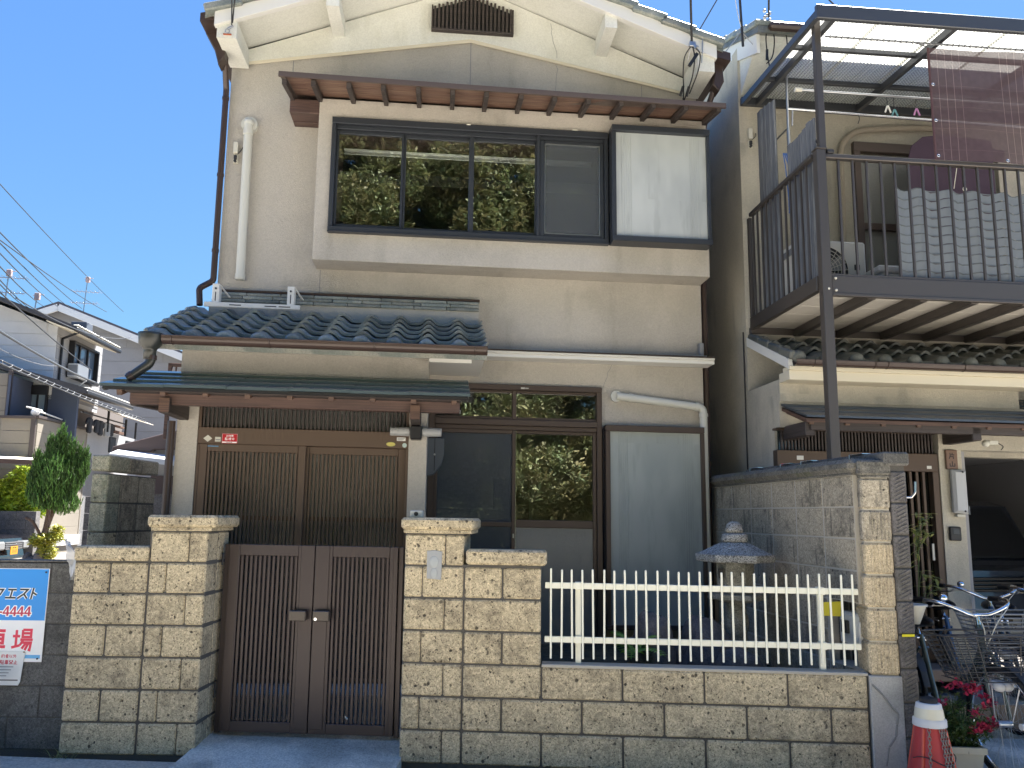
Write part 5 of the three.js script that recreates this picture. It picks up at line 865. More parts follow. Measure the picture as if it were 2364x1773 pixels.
{
  const t = thing('air_conditioner', 'white outdoor air conditioner unit standing on the balcony', 'air conditioner', 'H', [6.15, 3.35, .8]);
  part('casing', cb(5.85, 6.46, 3.40, 3.915, .60, .90, .015), M([.55, .55, .51], .5), t);
  const gs = []; for (let i = 1; i <= 7; i++) gs.push(new THREE.TorusGeometry(.03 * i, .0028, 5, 40).translate(6.08, 3.65, .912)); for (let i = 0; i < 20; i++) { const a = i / 20 * 6.283; gs.push(rod([6.08 + .03 * Math.cos(a), 3.65 + .03 * Math.sin(a), .912], [6.08 + .21 * Math.cos(a + .35), 3.65 + .21 * Math.sin(a + .35), .912], .0025, 5)); }
  part('fan_guard', gs, MAT.ivory, t); part('fan_opening', rod([6.08, 3.65, .898], [6.08, 3.65, .902], .215, 36), MAT.dark, t); part('fan_blade', [0, 1, 2].map(k => { const g = prism([[.03, -.02], [.19, -.07], [.19, .07], [.03, .03]], 0, .006); g.rotateZ(k * 2.094 + .4); return g.translate(6.08, 3.65, .903); }), MAT.grey, t);
  part('handle', [cb(6.35, 6.40, 3.66, 3.71, .899, .904, .002)], MAT.dark, t); part('foot', [cb(5.9, 5.98, 3.345, 3.40, .6, .9), cb(6.3, 6.38, 3.345, 3.40, .6, .9)], MAT.grey, t);
}
{
  const t = thing('storage_box', 'white lidded box on the balcony floor beside the air conditioner', 'box', 'H', [6.6, 3.35, 1.0]);
  part('lid', cb(6.46, 6.78, 3.60, 3.655, .85, 1.1, .012), M([.6, .6, .6], .4), t); part('tub', cb(6.48, 6.76, 3.35, 3.60, .87, 1.08, .015), M([.55, .56, .57], .45), t);
}
{
  const t = thing('insulated_hose', 'bent beige insulated hose running over the balcony window', 'hose', 'H', [6.8, 4.8, .05]);
  part('hose', tube([[8.0, 5.43, .05], [7.6, 5.44, .05], [7.17, 5.405, .05], [6.9, 5.36, .05], [6.77, 5.25, .05], [6.725, 5.1, .05], [6.715, 4.6, .05], [6.705, 4.2, .05], [6.62, 3.95, .3], [6.4, 3.75, .62]], .030, 12, 60), M([.36, .31, .24], .8, { bumpMap: rep(soft, .12), bumpScale: .004 }), t);
}
{
  const t = thing('solar_light', 'small black solar light tilted on the balcony handrail', 'lamp', 'H', [5.85, 4.41, 1.5]);
  part('panel', slab([[5.80, 4.56, 1.49], [5.875, 4.44, 1.50], [5.885, 4.45, 1.42], [5.81, 4.57, 1.41]], .012), MAT.black, t); part('lamp', cb(5.845, 5.90, 4.412, 4.445, 1.48, 1.54, .006), MAT.dark, t);
}
{
  const t = thing('hung_cloth', 'dark purple cloth hanging on the balcony behind the railing', 'cloth', 'H', [7.5, 3.6, .35]);
  part('cloth', prism([[7.20, 3.5], [8.1, 3.5], [8.1, 5.2], [7.6, 5.23], [7.40, 5.20], [7.28, 5.1], [7.235, 4.95]], .33, .35, [], .005), M([.085, .055, .085], .9), t);
}
// ---------- things by the neighbour forecourt ----------
{
  const t = thing('traffic_cone', 'red traffic cone with white collar and loose chain at the pillar foot', 'cone', 'W', [6.02, -.02, .25]);
  const cx = 6.02, cz = .25, R = (pts, seg = 28) => lathe(pts, seg).translate(cx, 0, cz);
  const red = M([.48, .045, .05], .45), wh = M([.62, .63, .64], .45);
  part('body', R([[.155, .0], [.145, .03], [.078, .375], [.07, .40]]), red, t); part('base', cb(cx - .2, cx + .2, -.025, .01, cz - .2, cz + .2, .012), red, t);
  for (const a of [.0, 1.571, 3.142, 4.712]) { const g = bar([0, .0, .158], [0, .37, .084], .014, .016, .003); g.rotateY(a + .78); part('rib', g.translate(cx, 0, cz), M([.62, .09, .05], .4), t); }
  part('collar', R([[.088, .375], [.092, .378], [.090, .415], [.08, .418], [.068, .497], [.055, .503], [.0, .503]]), wh, t);
  part('reflector', R([[.0815, .42], [.0735, .475], [.073, .475], [.080, .42]]).clone(), M([.70, .66, .52], .25), t);
  part('cap', R([[.048, .50], [.048, .525], [.03, .53], [0, .53]]), MAT.rubber, t);
  const link = (x, y, z, k, a) => { const g = new THREE.TorusGeometry(.013, .0035, 6, 12); g.scale(.62, 1, 1); if (k % 2) g.rotateY(1.3); g.rotateX(-.2); return g.translate(x, y, z); };
  const m = M([.38, .33, .28], .3, { transmission: .35, thickness: 0 }), ch = [];
  for (const [ang, x, n] of [[-.45, -.052, 13], [.25, .022, 11], [.42, .042, 12], [.62, .058, 10]]) for (let i = 0; i < n; i++) { const y = .365 - i * .0205, r = .083 + (.375 - y) * .2 + .006; ch.push(link(cx + r * Math.sin(ang + .0), y, cz + r * Math.cos(ang), i, ang)); }
  part('chain', ch, m, t); part('wire', tube(Array.from({ length: 9 }, (_, i) => { const a = -1.3 + i * .36, y = .205 + .02 * Math.sin(i); const r = .122; return [cx + r * Math.sin(a), y, cz + r * Math.cos(a)]; }), .003, 5), MAT.dark, t);
}
{
  const t = thing('flower_pot', 'pale square plastic pot on the forecourt holding the flowering plant', 'pot', 'W', [6.27, -.02, .02]);
  const g = lathe([[0, -.02], [.10, -.02], [.135, .185], [.155, .19], [.155, .225], [.135, .228], [.125, .2], [0, .19]], 4); g.rotateY(.75); part('pot', toCreasedNormals(prep(g), .4).translate(6.29, 0, .0), M([.50, .49, .41], .55, { bumpMap: rep(soft, .3), bumpScale: .002 }), t); part('soil', rod([6.29, .19, 0], [6.29, .205, 0], .11, 12), MAT.soil, t);
}
function flowers(name, label, x, y, z, n, spread, h, mat, lf, seedv) {
  const t = thing(name, label, 'plant', 'W', [x, y, z]); seed = seedv; const gs = [], st = [], fl = [];
  for (let i = 0; i < n; i++) { const a = rr(0, 6.28), r = spread * Math.sqrt(rnd()), hh = h * rr(.45, 1) * (1 - .35 * (r / spread) ** 2), p = [x + r * Math.cos(a), y + hh, z + r * Math.sin(a)]; if (i % 2 === 0) st.push(tube([[x + r * .2 * Math.cos(a), y, z + r * .2 * Math.sin(a)], [x + r * .7 * Math.cos(a), y + hh * .6, z + r * .7 * Math.sin(a)], p], .0022, 4, 6)); for (let k = 0; k < 7; k++) { const b = blade(rr(.028, .05), rr(.012, .02), .3); b.rotateX(rr(-.8, .6)); b.rotateY(rr(0, 6.3)); const q = rr(.35, 1); b.translate(x + r * q * Math.cos(a) + rr(-.015, .015), y + hh * q + rr(-.02, .02), z + r * q * Math.sin(a) + rr(-.015, .015)); gs.push(b); } }
  part('stems', st, MAT.leafDark, t, { kind: 'stuff' }); part('foliage', gs, mat, t, { kind: 'stuff' });
  for (const [dx, dy, dz] of lf) { const f = []; for (let k = 0; k < 11; k++) { const b = blade(.028, .024, .1); b.rotateX(rr(-1.5, .1)); b.rotateY(rr(0, 6.3)); b.translate(x + dx + rr(-.02, .02), y + dy + rr(-.018, .018), z + dz + rr(-.02, .02)); f.push(b); } part('flower', f, MAT.pink || (MAT.pink = leafMat([.45, .03, .09], .2)), t); }
}
flowers('flowering_plant', 'bushy green plant with pink red flowers in the pale pot', 6.29, .2, 0, 130, .19, .34, MAT.leaf, [[-.06, .35, .02], [.0, .36, 0], [.03, .355, .03], [.06, .345, 0], [.09, .34, .02], [.10, .32, .04], [.05, .325, .06], [.17, .26, .05], [.185, .275, .02], [.14, .25, .06], [.04, .22, .14], [.15, .17, .08], [.11, .14, .10], [.08, .15, .11], [.06, .125, .12], [.13, .12, .08], [.02, .13, .13], [.17, .13, .05], [-.10, .25, .05], [-.13, .24, .03], [.12, .345, 0], [.15, .30, .03]], 77);
{
  const t = thing('white_planter', 'small white planter hung at the edge of the dark ribbed wall', 'planter', 'D', [.34, .9, .0]);
  const g = lathe([[0, .88], [.035, .88], [.075, .985], [.085, .99], [.085, 1.0], [.07, 1.0], [0, .98]], 20); part('pot', g.translate(.355, 0, -.05), M([.5, .5, .46], .5), t);
}
{
  const t = thing('leafy_twig', 'thin twigs with small green leaves reaching past the dark wall', 'plant', 'H', [6.3, 1.1, 1.9]); const st = [], lv = []; seed = 55;
  const go = (p, q, n) => { st.push(tube([p, [(p[0] + q[0]) / 2, (p[1] + q[1]) / 2 + .05, (p[2] + q[2]) / 2], q], .0028, 5)); for (let i = 0; i < n; i++) { const k = rr(.3, 1), b = blade(rr(.05, .08), .02, .3); b.rotateX(rr(-.5, .6)); b.rotateY(rr(0, 6.3)); b.translate(p[0] + (q[0] - p[0]) * k + rr(-.02, .02), p[1] + (q[1] - p[1]) * k + .05 * Math.sin(k * 3) + rr(-.03, .03), p[2] + (q[2] - p[2]) * k + rr(-.02, .02)); lv.push(b); } };
  const X = 5.975, Zz = 2.2; go([X, 1.02, Zz], [X + .05, 1.6, Zz], 18); go([X, 1.35, Zz], [X + .13, 1.58, Zz], 14); go([X, 1.3, Zz], [X + .14, 1.47, Zz], 10); go([X, 1.3, Zz], [X + .02, 1.5, Zz + .02], 14); go([X, .95, Zz], [X + .13, 1.17, Zz], 9); go([X, .95, Zz], [X + .16, 1.10, Zz], 9); go([X, .98, Zz], [X + .03, 1.2, Zz], 6);
  part('stem', st, MAT.leafDark, t); part('leaves', lv, leafMat([.30, .33, .09], .4), t, { kind: 'stuff' });
}
// bicycles
function bicycle(label, key, pos, ang, frameC, basketC, wide, steer) {
  FR[key] = { o: pos, t: ang, s: 0 };
  const t = thing('bicycle', label, 'bicycle', key, [0, 0, 0], undefined), fr = M(frameC, .3, { metalness: .3, clearcoat: .5 }), R = .33;
  const wheel = x => { const w = part('wheel', new THREE.TorusGeometry(R - .018, .019, 10, 48).translate(x, R, 0), MAT.rubber, t); part('rim', new THREE.TorusGeometry(R - .042, .011, 8, 48).translate(x, R, 0), MAT.chrome, w); const sp = []; for (let i = 0; i < 28; i++) { const a = i / 28 * 6.283, b = a + (i % 2 ? .35 : -.35); sp.push(rod([x + .02 * Math.cos(b), R + .02 * Math.sin(b), i % 4 < 2 ? .03 : -.03], [x + (R - .045) * Math.cos(a), R + (R - .045) * Math.sin(a), 0], .0013, 4)); } part('spokes', sp, MAT.steel, w, { kind: 'stuff' }); part('hub', rod([x, R, -.045], [x, R, .045], .022, 12), MAT.steel, w); };
  wheel(0); wheel(-1.08);
  const arc = (x, a0, a1, r) => { const g = []; for (let i = 0; i < 10; i++) { const a = a0 + (a1 - a0) * i / 10, b = a0 + (a1 - a0) * (i + 1) / 10; const p = q => [x + r * Math.cos(q), R + r * Math.sin(q)]; const [x0, y0] = p(a), [x1, y1] = p(b); g.push(slab([[x0, y0, -.028], [x0, y0, .028], [x1, y1, .028], [x1, y1, -.028]], .003)); } return g; };
  part('mudguard', arc(0, .5, 2.5, R + .028), MAT.dark, t); part('mudguard', arc(-1.08, .2, 3.0, R + .028), MAT.dark, t);
  part('fork', [tube([[0, R, .05], [-.05, .5, .05], [-.10, .70, .035], [-.115, .74, 0]], .011, 8), tube([[0, R, -.05], [-.05, .5, -.05], [-.10, .70, -.035], [-.115, .74, 0]], .011, 8)], fr, t);
  part('frame', [rod([-.115, .72, 0], [-.16, .88, 0], .019, 12), tube([[-.13, .78, 0], [-.28, .52, 0], [-.45, .33, 0], [-.62, .28, 0]], .02, 12), tube([[-.125, .74, 0], [-.3, .44, 0], [-.5, .27, 0], [-.62, .26, 0]], .014, 10), rod([-.62, .27, 0], [-.78, .74, 0], .017, 12), rod([-.62, .27, .03], [-1.08, R, .05], .010, 8), rod([-.62, .27, -.03], [-1.08, R, -.05], .010, 8), rod([-.75, .66, .03], [-1.08, R, .05], .009, 8), rod([-.75, .66, -.03], [-1.08, R, -.05], .009, 8)], fr, t);
  const hb = part('handlebar', [rod([-.16, .88, 0], [-.175, .95, 0], .013, 10), tube([[-.34, 1.02, .27], [-.22, 1.02, .25], [-.15, .99, .18], [-.15, .945, .07], [-.165, .94, 0], [-.15, .945, -.07], [-.15, .99, -.18], [-.22, 1.02, -.25], [-.34, 1.02, -.27]], .0115, 10, 40)], MAT.chrome, t);
  for (const s of [-1, 1]) { part('grip', rod([-.30, 1.02, s * .265], [-.42, 1.015, s * .275], .017, 12), MAT.black, hb); part('brake_lever', tube([[-.22, 1.0, s * .25], [-.24, .985, s * .262], [-.36, .975, s * .275]], .006, 6), MAT.steel, hb); part('cable', tube([[-.24, .99, s * .25], [-.10, .99, s * .16], [-.06, .9, s * .05], [-.11, .74, 0]], .003, 5), MAT.ivory, hb); }
  part('bell', new THREE.SphereGeometry(.026, 14, 10).translate(-.2, 1.04, .2), MAT.chrome, hb);
  const b = [], x0 = -.10, x1 = .20, y0 = .60, y1 = .86, w0 = wide * .36, w1 = wide * .5; const ring = (q, r) => { const hx = (x1 - x0) / 2 * (.82 + .18 * q), cx = (x0 + x1) / 2, hw = w0 + (w1 - w0) * q, y = y0 + (y1 - y0) * q; const p = Array.from({ length: 25 }, (_, i) => { const a = i / 24 * 6.2832, c = Math.cos(a), s = Math.sin(a), e = .35; return [cx + hx * Math.sign(c) * Math.abs(c) ** e, y, hw * Math.sign(s) * Math.abs(s) ** e]; }); return tube(p, r, 5, 50); };
  for (let i = 0; i <= 9; i++) b.push(ring(i / 9, i === 9 ? .007 : .0038)); for (let i = 0; i < 26; i++) { const a = i / 26 * 6.283, c = Math.cos(a), s = Math.sin(a), e = .35, P = q => [(x0 + x1) / 2 + (x1 - x0) / 2 * (.82 + .18 * q) * Math.sign(c) * Math.abs(c) ** e, y0 + (y1 - y0) * q, (w0 + (w1 - w0) * q) * Math.sign(s) * Math.abs(s) ** e]; b.push(rod(P(0), P(1), .0034, 5)); } for (let i = 0; i < 6; i++) b.push(rod([x0 + .03, y0, -w0 + i * w0 * .4], [x1 - .03, y0, -w0 + i * w0 * .4], .0022, 5));
  part('basket', b, M(basketC, .45), t); part('basket_stay', [rod([.05, .6, .1], [.0, R, .055], .005, 6), rod([.05, .6, -.1], [.0, R, -.055], .005, 6)], MAT.steel, t);
  part('headlamp', [new THREE.SphereGeometry(.035, 14, 10).scale(1.1, .8, 1).translate(.12, .565, .05), new THREE.SphereGeometry(.035, 14, 10).scale(1.1, .8, 1).translate(.12, .565, .10), cb(.02, .12, .555, .59, .0, .1, .01)], M([.7, .7, .7], .1, { transmission: .3, thickness: 0 }), t);
  const sd = new THREE.SphereGeometry(.12, 20, 12); sd.scale(1.15, .42, .85); part('saddle', [sd.translate(-.86, .83, 0), new THREE.SphereGeometry(.05, 14, 10).scale(1.8, .7, .7).translate(-.72, .835, 0)], MAT.black, t); part('seat_post', rod([-.75, .66, 0], [-.83, .80, 0], .013, 10), MAT.chrome, t); part('seat_clamp', [rod([-.775, .72, -.03], [-.775, .72, .035], .009, 8)], MAT.chrome, t);
  part('carrier', [rod([-.80, .70, .05], [-1.28, .72, .06], .006, 6), rod([-.80, .70, -.05], [-1.28, .72, -.06], .006, 6), rod([-1.2, .72, .06], [-1.08, R, .06], .005, 6), rod([-1.2, .72, -.06], [-1.08, R, -.06], .005, 6), ...[0, 1, 2, 3].map(i => rod([-.9 - i * .11, .71, -.055], [-.9 - i * .11, .71, .055], .005, 6))], MAT.steel, t);
  part('chain_case', [rod([-.62, .27, .04], [-.62, .27, .06], .085, 24), slab([[-.62, .355, .04], [-.62, .355, .06], [-1.08, .37, .06], [-1.08, .37, .04]], .13)], MAT.black, t); part('crank', [rod([-.62, .27, .07], [-.50, .20, .07], .008, 8), cb(-.55, -.45, .18, .205, .07, .15, .006), rod([-.62, .27, -.05], [-.74, .34, -.05], .008, 8), cb(-.79, -.69, .33, .355, -.13, -.05, .006)], MAT.dark, t);
  part('stand', [rod([-1.08, R, .06], [-1.16, .0, .10], .009, 8)], MAT.steel, t);
  part('reflector', rod([.0 + .16, R + .02, -.012], [.16, R + .02, .012], .02, 8), M([.7, .7, .66], .2), t); return t;
}
bicycle('silver grey bicycle with large black wire basket beside the flowering plant', 'K1', [6.53, -.045, .05], -1.39, [.10, .12, .11], [.02, .02, .022], .92);
bicycle('blue bicycle with grey wire basket at the garage entrance', 'K2', [7.18, .0, -1.15], -1.45, [.07, .14, .27], [.25, .26, .27], .72);
bicycle('dark bicycle cut by the right edge beside the blue bicycle', 'K3', [7.62, .0, -1.05], -1.42, [.05, .06, .08], [.2, .2, .21], .72);

// ---------- houses behind on the left ----------
const siding = (base, s) => M([1, 1, 1], .75, { map: tex(256, [3, 3], (u, v) => mul(base, .9 + .2 * fbm(u, v, 5, 4, s) + .05 * vn(u, v, 128, s + 5)), true), bumpMap: rep(soft, .5), bumpScale: .002 });
MAT.sideA = siding([.21, .185, .15], 311); MAT.sideB = siding([.27, .27, .275], 321); MAT.navy = siding([.06, .075, .115], 331); MAT.sideG = siding([.58, .58, .57], 341);  // light evened out in colour: sideG paler for shaded front, others darker for sun
const courses = (parent, f, list, mat) => { for (const g of list) part('siding_board', g, mat, parent, jit()); };
{
  const t = thing('house', 'beige siding house with navy balcony recess and two-step roof beyond the conifer', 'house', 'B', [-8, 0, -14]);
  const X = -6.52, Z = -13.5, rd = M([.045, .045, .05], .6);
  // upper storey
  part('wall', [prism([[-13, 4.2], [X, 4.2], [X, 6.0], [-10, 7.25], [-13, 6.1]], -16.3, Z)], MAT.sideG, t);
  for (let k = 0; k < 6; k++) { const y = 4.3 + k * .3; part('siding_board', cb(-13, Math.min(X + .006, y + .29 > 6.0 ? X - (y + .29 - 6.0) / .373 : X + .006), y + .006, y + .294, Z, Z + .018, .006), MAT.sideG, t, jit()); }
  for (let k = 0; k < 6; k++) part('siding_board', cb(X, X + .015, 4.3 + k * .3 + .005, 4.3 + k * .3 + .295, -16.3, Z, .005), MAT.sideB, t, jit());
  const yr = x => 5.93 + .373 * (-5.9 - x);
  const r1 = part('roof', [slab([[-10, yr(-10), -13.02], [-5.88, yr(-5.88), -13.02], [-5.88, yr(-5.88), -15.85], [-10, yr(-10), -15.85]], .10), slab([[-14, 6.0, -13.02], [-10, yr(-10), -13.02], [-10, yr(-10), -15.85], [-14, 6.0, -15.85]], .10)], rd, t);
  part('soffit', slab([[-6.6, yr(-6.6) - .13, -13.06], [-5.95, yr(-5.95) - .12, -13.06], [-5.95, yr(-5.95) - .12, -15.8], [-6.6, yr(-6.6) - .13, -15.8]], .03), MAT.cream, r1);
  part('gutter', cb(-5.93, -5.83, 5.80, 5.90, -15.85, -13.0, .02), MAT.black, r1);
  for (let i = 0; i < 14; i++) part('roof_tile', cb(-5.98, -5.84, 5.93, 5.97, -13.05 - i * .2 - .15, -13.05 - i * .2, .02), MAT.ivory, r1);
  const w = part('window', [cb(X, X + .16, 5.74, 5.80, -15.76, -14.18), cb(X, X + .2, 4.86, 4.93, -15.78, -14.16), cb(X, X + .16, 4.93, 5.74, -14.24, -14.18), cb(X, X + .16, 4.93, 5.74, -15.76, -15.70), cb(X + .05, X + .1, 4.93, 5.74, -14.72, -14.66), cb(X + .05, X + .1, 4.93, 5.74, -15.22, -15.17)], MAT.black, t);
  part('pane', bx(X + .04, X + .05, 4.93, 5.74, -15.7, -14.24), M([.08, .12, .18], .03, { ior: 1.9 }), w); part('curtain', bx(X + .02, X + .03, 4.95, 5.72, -15.2, -14.75), MAT.ivory, w);
  part('downpipe', [rod([X + .05, 4.4, -13.72], [X + .05, 5.75, -13.72], .03, 8), rod([X + .05, 5.75, -13.72], [-5.95, 5.82, -13.3], .03, 8)], MAT.black, t);
  part('vent', cb(X - .3, X + .1, 6.05, 6.45, -15.3, -14.9, .01), M([.09, .10, .12], .5), t);
  // lower storey with its own roof
  const yl = x => 4.42 + .27 * (-5.5 - x);
  const lw = part('wall', [bx(-13, -6.97, 0, 4.6, -17, -12.5), bx(-6.97, -6.2, 0, 2.9, -17, -12.2)], MAT.sideA, t);
  for (let k = 0; k < 14; k++) { part('siding_board', cb(-13, -6.985, .6 + k * .29, .6 + k * .29 + .284, -12.5, -12.482, .006), MAT.sideA, t, jit()); if (k < 10) part('siding_board', cb(-6.96, -6.26, .7 + k * .29, .7 + k * .29 + .284, -12.2, -12.183, .006), MAT.sideA, t, jit()); }
  part('recess_wall', [bx(-6.97, -5.9, 3.2, 4.5, -13.6, -13.5), bx(-7.0, -6.95, 3.2, 4.6, -13.5, -12.4)], MAT.navy, t);
  part('frame_trim', [cb(-7.03, -6.95, 3.56, 4.72, -12.5, -12.42), cb(-7.0, -6.2, 3.58, 3.64, -12.24, -12.12), cb(-6.30, -6.2, .8, 3.60, -12.21, -12.14), cb(-6.24, -6.14, 3.60, 3.66, -15.0, -12.15)], M([.06, .045, .04], .5), t);
  const rw = part('window', [cb(-7.05, -6.58, 4.30, 4.52, -13.5, -13.40), cb(-7.05, -7.0, 3.6, 4.3, -13.5, -13.43), cb(-6.63, -6.58, 3.6, 4.3, -13.5, -13.43), cb(-6.83, -6.79, 3.6, 4.3, -13.5, -13.44)], MAT.black, t); part('pane', bx(-7.0, -6.63, 3.6, 4.3, -13.49, -13.47), M([.25, .32, .36], .03, { ior: 1.9 }), rw);
  part('parapet', [bx(-6.3, -6.2, .7, 3.60, -15.0, -12.2), bx(-6.2, -6.19, .7, 3.5, -15, -14.95)], MAT.sideA, t);
  for (let k = 0; k < 9; k++) part('siding_board', cb(-6.2, -6.185, .85 + k * .305, .85 + k * .305 + .30, -14.9, -12.22, .004), MAT.sideA, t, jit());
  const r2 = part('roof', slab([[-9, yl(-9), -12.1], [-5.5, yl(-5.5), -12.1], [-5.5, yl(-5.5), -16.1], [-9, yl(-9), -16.1]].map(([a, b, c]) => [a, b, a > -6 && c > -13 ? -13.0 : c]), .14), rd, t);
  part('gutter', cb(-5.58, -5.48, 4.28, 4.38, -16.1, -13.0, .02), MAT.black, r2); for (let i = 0; i < 14; i++) part('roof_tile', cb(-5.66, -5.5, 4.42, 4.46, -13.1 - i * .21 - .16, -13.1 - i * .21, .02), MAT.ivory, r2);
  part('side_wall', bx(-6.35, -6.2, .6, 3.68, -18.8, -15.0), MAT.sideB, t); part('side_wall', bx(-7.2, -6.6, 3.4, 4.4, -18.5, -13.6), M([.14, .12, .11], .8), t);
  const sw = part('window', [cb(-6.2, -6.17, 3.14, 3.58, -16.92, -16.46, .01)], MAT.black, t); part('pane', bx(-6.17, -6.165, 3.18, 3.54, -16.88, -16.5), M([.03, .035, .04], .1), sw); part('window', cb(-6.2, -6.17, 3.44, 3.58, -18.2, -17.7, .01), MAT.black, t);
  part('balcony_post', [cb(-5.95, -5.9, 3.62, 4.2, -15.6, -15.55), cb(-5.95, -5.9, 3.62, 4.1, -16.9, -16.85), cb(-5.95, -5.9, 3.62, 4.1, -17.7, -17.65), cb(-5.98, -5.93, 3.95, 3.98, -16.9, -14.0)], MAT.black, t);
  part('awning', slab([[-6.2, 4.32, -14.4], [-5.45, 4.05, -15.2], [-5.35, 4.02, -17.4], [-6.2, 4.25, -17.4]], .02), M([.62, .55, .45], .6, { transmission: .3, thickness: 0 }), t);
  part('shelf', [cb(-6.3, -6.22, 3.72, 3.80, -17.6, -16.9), cb(-6.3, -6.22, 3.9, 3.95, -17.6, -16.9)], MAT.woodBrown, t);
  part('base_trim', cb(-6.21, -6.15, .70, .95, -15.0, -12.2), MAT.concretePale, t);
}
{
  const t = thing('air_conditioner', 'white air conditioner unit under the upper window of the siding house', 'air conditioner', 'B', [-6.3, 4.8, -14.4]);
  part('casing', cb(-6.46, -6.20, 4.86, 5.20, -14.75, -14.1, .02), MAT.white, t); part('grille', cb(-6.455, -6.21, 4.9, 5.16, -14.1, -14.085, .004), MAT.grey, t); part('bracket', [bar([-6.5, 4.85, -14.2], [-6.2, 4.85, -14.2], .03, .03), bar([-6.5, 4.62, -14.65], [-6.2, 4.85, -14.65], .03, .03)], MAT.white, t);
}
{
  const t = thing('laundry', 'dark clothes hanging in the shaded balcony of the siding house', 'laundry', 'B', [-5.95, 3.9, -15.2]);
  for (let i = 0; i < 5; i++) { const z = -14.5 - i * .36 - .1 * (i % 2), w = rr(.10, .16), b = 3.48 + rr(0, .14); part('garment', [cb(-6.01, -5.93, b, 3.88, z - w, z + w, .03), bar([-5.97, 3.86, z - w], [-5.97, 3.70, z - w - .09], .06, .08, .02), bar([-5.97, 3.86, z + w], [-5.97, 3.70, z + w + .09], .06, .08, .02)], i === 3 ? MAT.grey : M([.02, .022, .028], .9), t); } part('pole', rod([-5.97, 3.96, -16.8], [-5.97, 3.96, -13.9], .012, 8), MAT.steel, t);
}
{
  const t = thing('balcony_pipe', 'white pole and fittings along the parapet of the siding house', 'pole', 'B', [-6.2, 3.7, -12.6]);
  part('pole', rod([-6.22, 3.76, -12.4], [-6.22, 3.70, -13.7], .02, 10), MAT.white, t); part('fitting', [new THREE.SphereGeometry(.09, 12, 8).translate(-6.3, 3.74, -12.3), new THREE.SphereGeometry(.05, 10, 8).translate(-6.22, 3.70, -13.7), rod([-6.5, 3.86, -12.3], [-6.15, 3.78, -12.3], .02, 8)], MAT.white, t);
}
{
  const t = thing('house', 'large white gabled house rising furthest back behind the roofs', 'house', 'B', [-9, 0, -22]);
  const yr = x => 8.1 - .385 * Math.abs(x + 9.28);
  part('wall', prism([[-14, 0], [-3.2, 0], [-3.2, yr(-3.2) - .1], [-9.28, 8.0], [-14, yr(-14) - .1]], -28, -20), MAT.sideB, t);
  for (let k = 0; k < 8; k++) { const y = 3.6 + k * .45, xr = Math.min(-3.2, -9.28 + (8.0 - y - .46) / .385); part('siding_board', cb(-14, xr, y + .006, y + .444, -20, -19.985, .005), MAT.sideB, t, jit()); }
  const r = part('roof', [slab([[-9.28, 8.12, -19.6], [-2.8, yr(-2.8) + .02, -19.6], [-2.8, yr(-2.8) + .02, -28], [-9.28, 8.12, -28]], .10), slab([[-15, yr(-15) + .02, -19.6], [-9.28, 8.12, -19.6], [-9.28, 8.12, -28], [-15, yr(-15) + .02, -28]], .10)], M([.09, .08, .09], .6), t);
  part('barge_board', [bar([-9.28, 7.93, -19.62], [-2.9, yr(-2.9) - .17, -19.62], .06, .22), bar([-9.28, 7.93, -19.62], [-15, yr(-15) - .17, -19.62], .06, .22)], MAT.white, r);
}
{
  const t = thing('shed', 'low shed with brown eaves and white wall between the mossy wall and the house', 'shed', 'B', [-.4, 0, -4.5]);
  part('wall', [bx(-.93, 1.5, 0, 2.35, -6, -4)], MAT.sideB, t); part('base', [cb(-.94, 1.5, 1.76, 2.0, -4, -3.97, .004)], M([.06, .04, .045], .6), t); part('base', cb(-.94, 1.5, 0, 1.76, -4, -3.975, .004), MAT.blockRib, t);
  part('roof', prism([[-1.46, 2.26], [-1.43, 2.37], [.6, 2.95], [.6, 2.36], [-.9, 2.34], [-.95, 2.30]], -6, -3.9, [], .01), M([.075, .05, .045], .6), t);
  part('lean_to', slab([[-1.35, 2.26, -3.6], [-.2, 2.15, -3.6], [-.2, 2.22, -3.88], [-1.35, 2.33, -3.88]], .07), M([.55, .58, .62], .5), t);
  part('railing', [cb(-.50, -.455, 2.4, 3.34, -3.0, -2.95), cb(-.50, .3, 3.30, 3.34, -3.0, -2.95), ...Array.from({ length: 8 }, (_, i) => cb(-.42 + i * .09, -.40 + i * .09, 3.0, 3.3, -2.99, -2.97))], MAT.woodBrown, t);
}
{
  const t = thing('carport_roof', 'cream flat carport roof at the left edge behind the bushes', 'roof', 'B', [-6.5, 2.6, -11.2]);
  part('sheet', slab([[-9, 2.70, -10.9], [-5.55, 2.58, -10.9], [-5.5, 2.66, -11.9], [-9, 2.82, -11.9]], .04), MAT.cream, t); part('fascia', bar([-9, 2.62, -10.9], [-5.55, 2.53, -10.9], .03, .09), MAT.woodBrown, t); part('post', cb(-8.62, -8.55, .5, 2.56, -10.98, -10.9), MAT.white, t);
}
{
  const t = thing('block_wall', 'dark block wall behind the parked dark car', 'wall', 'B', [-7, 0, -11.4]);
  part('mortar', bx(-9, -5.66, 0, 1.48, -11.55, -11.37), MAT.mortar, t);
  for (let r = 0; r < 8; r++) for (let k = 0; k < 6; k++) { const x1 = -5.64 - k * .4 + (r % 2 ? 0 : .2); part('block', cb(x1 - .396, Math.min(-5.64, x1), .0 + r * .19, r * .19 + .186, -11.55, -11.35, .004), MAT.blockRib, t, jit()); }
}
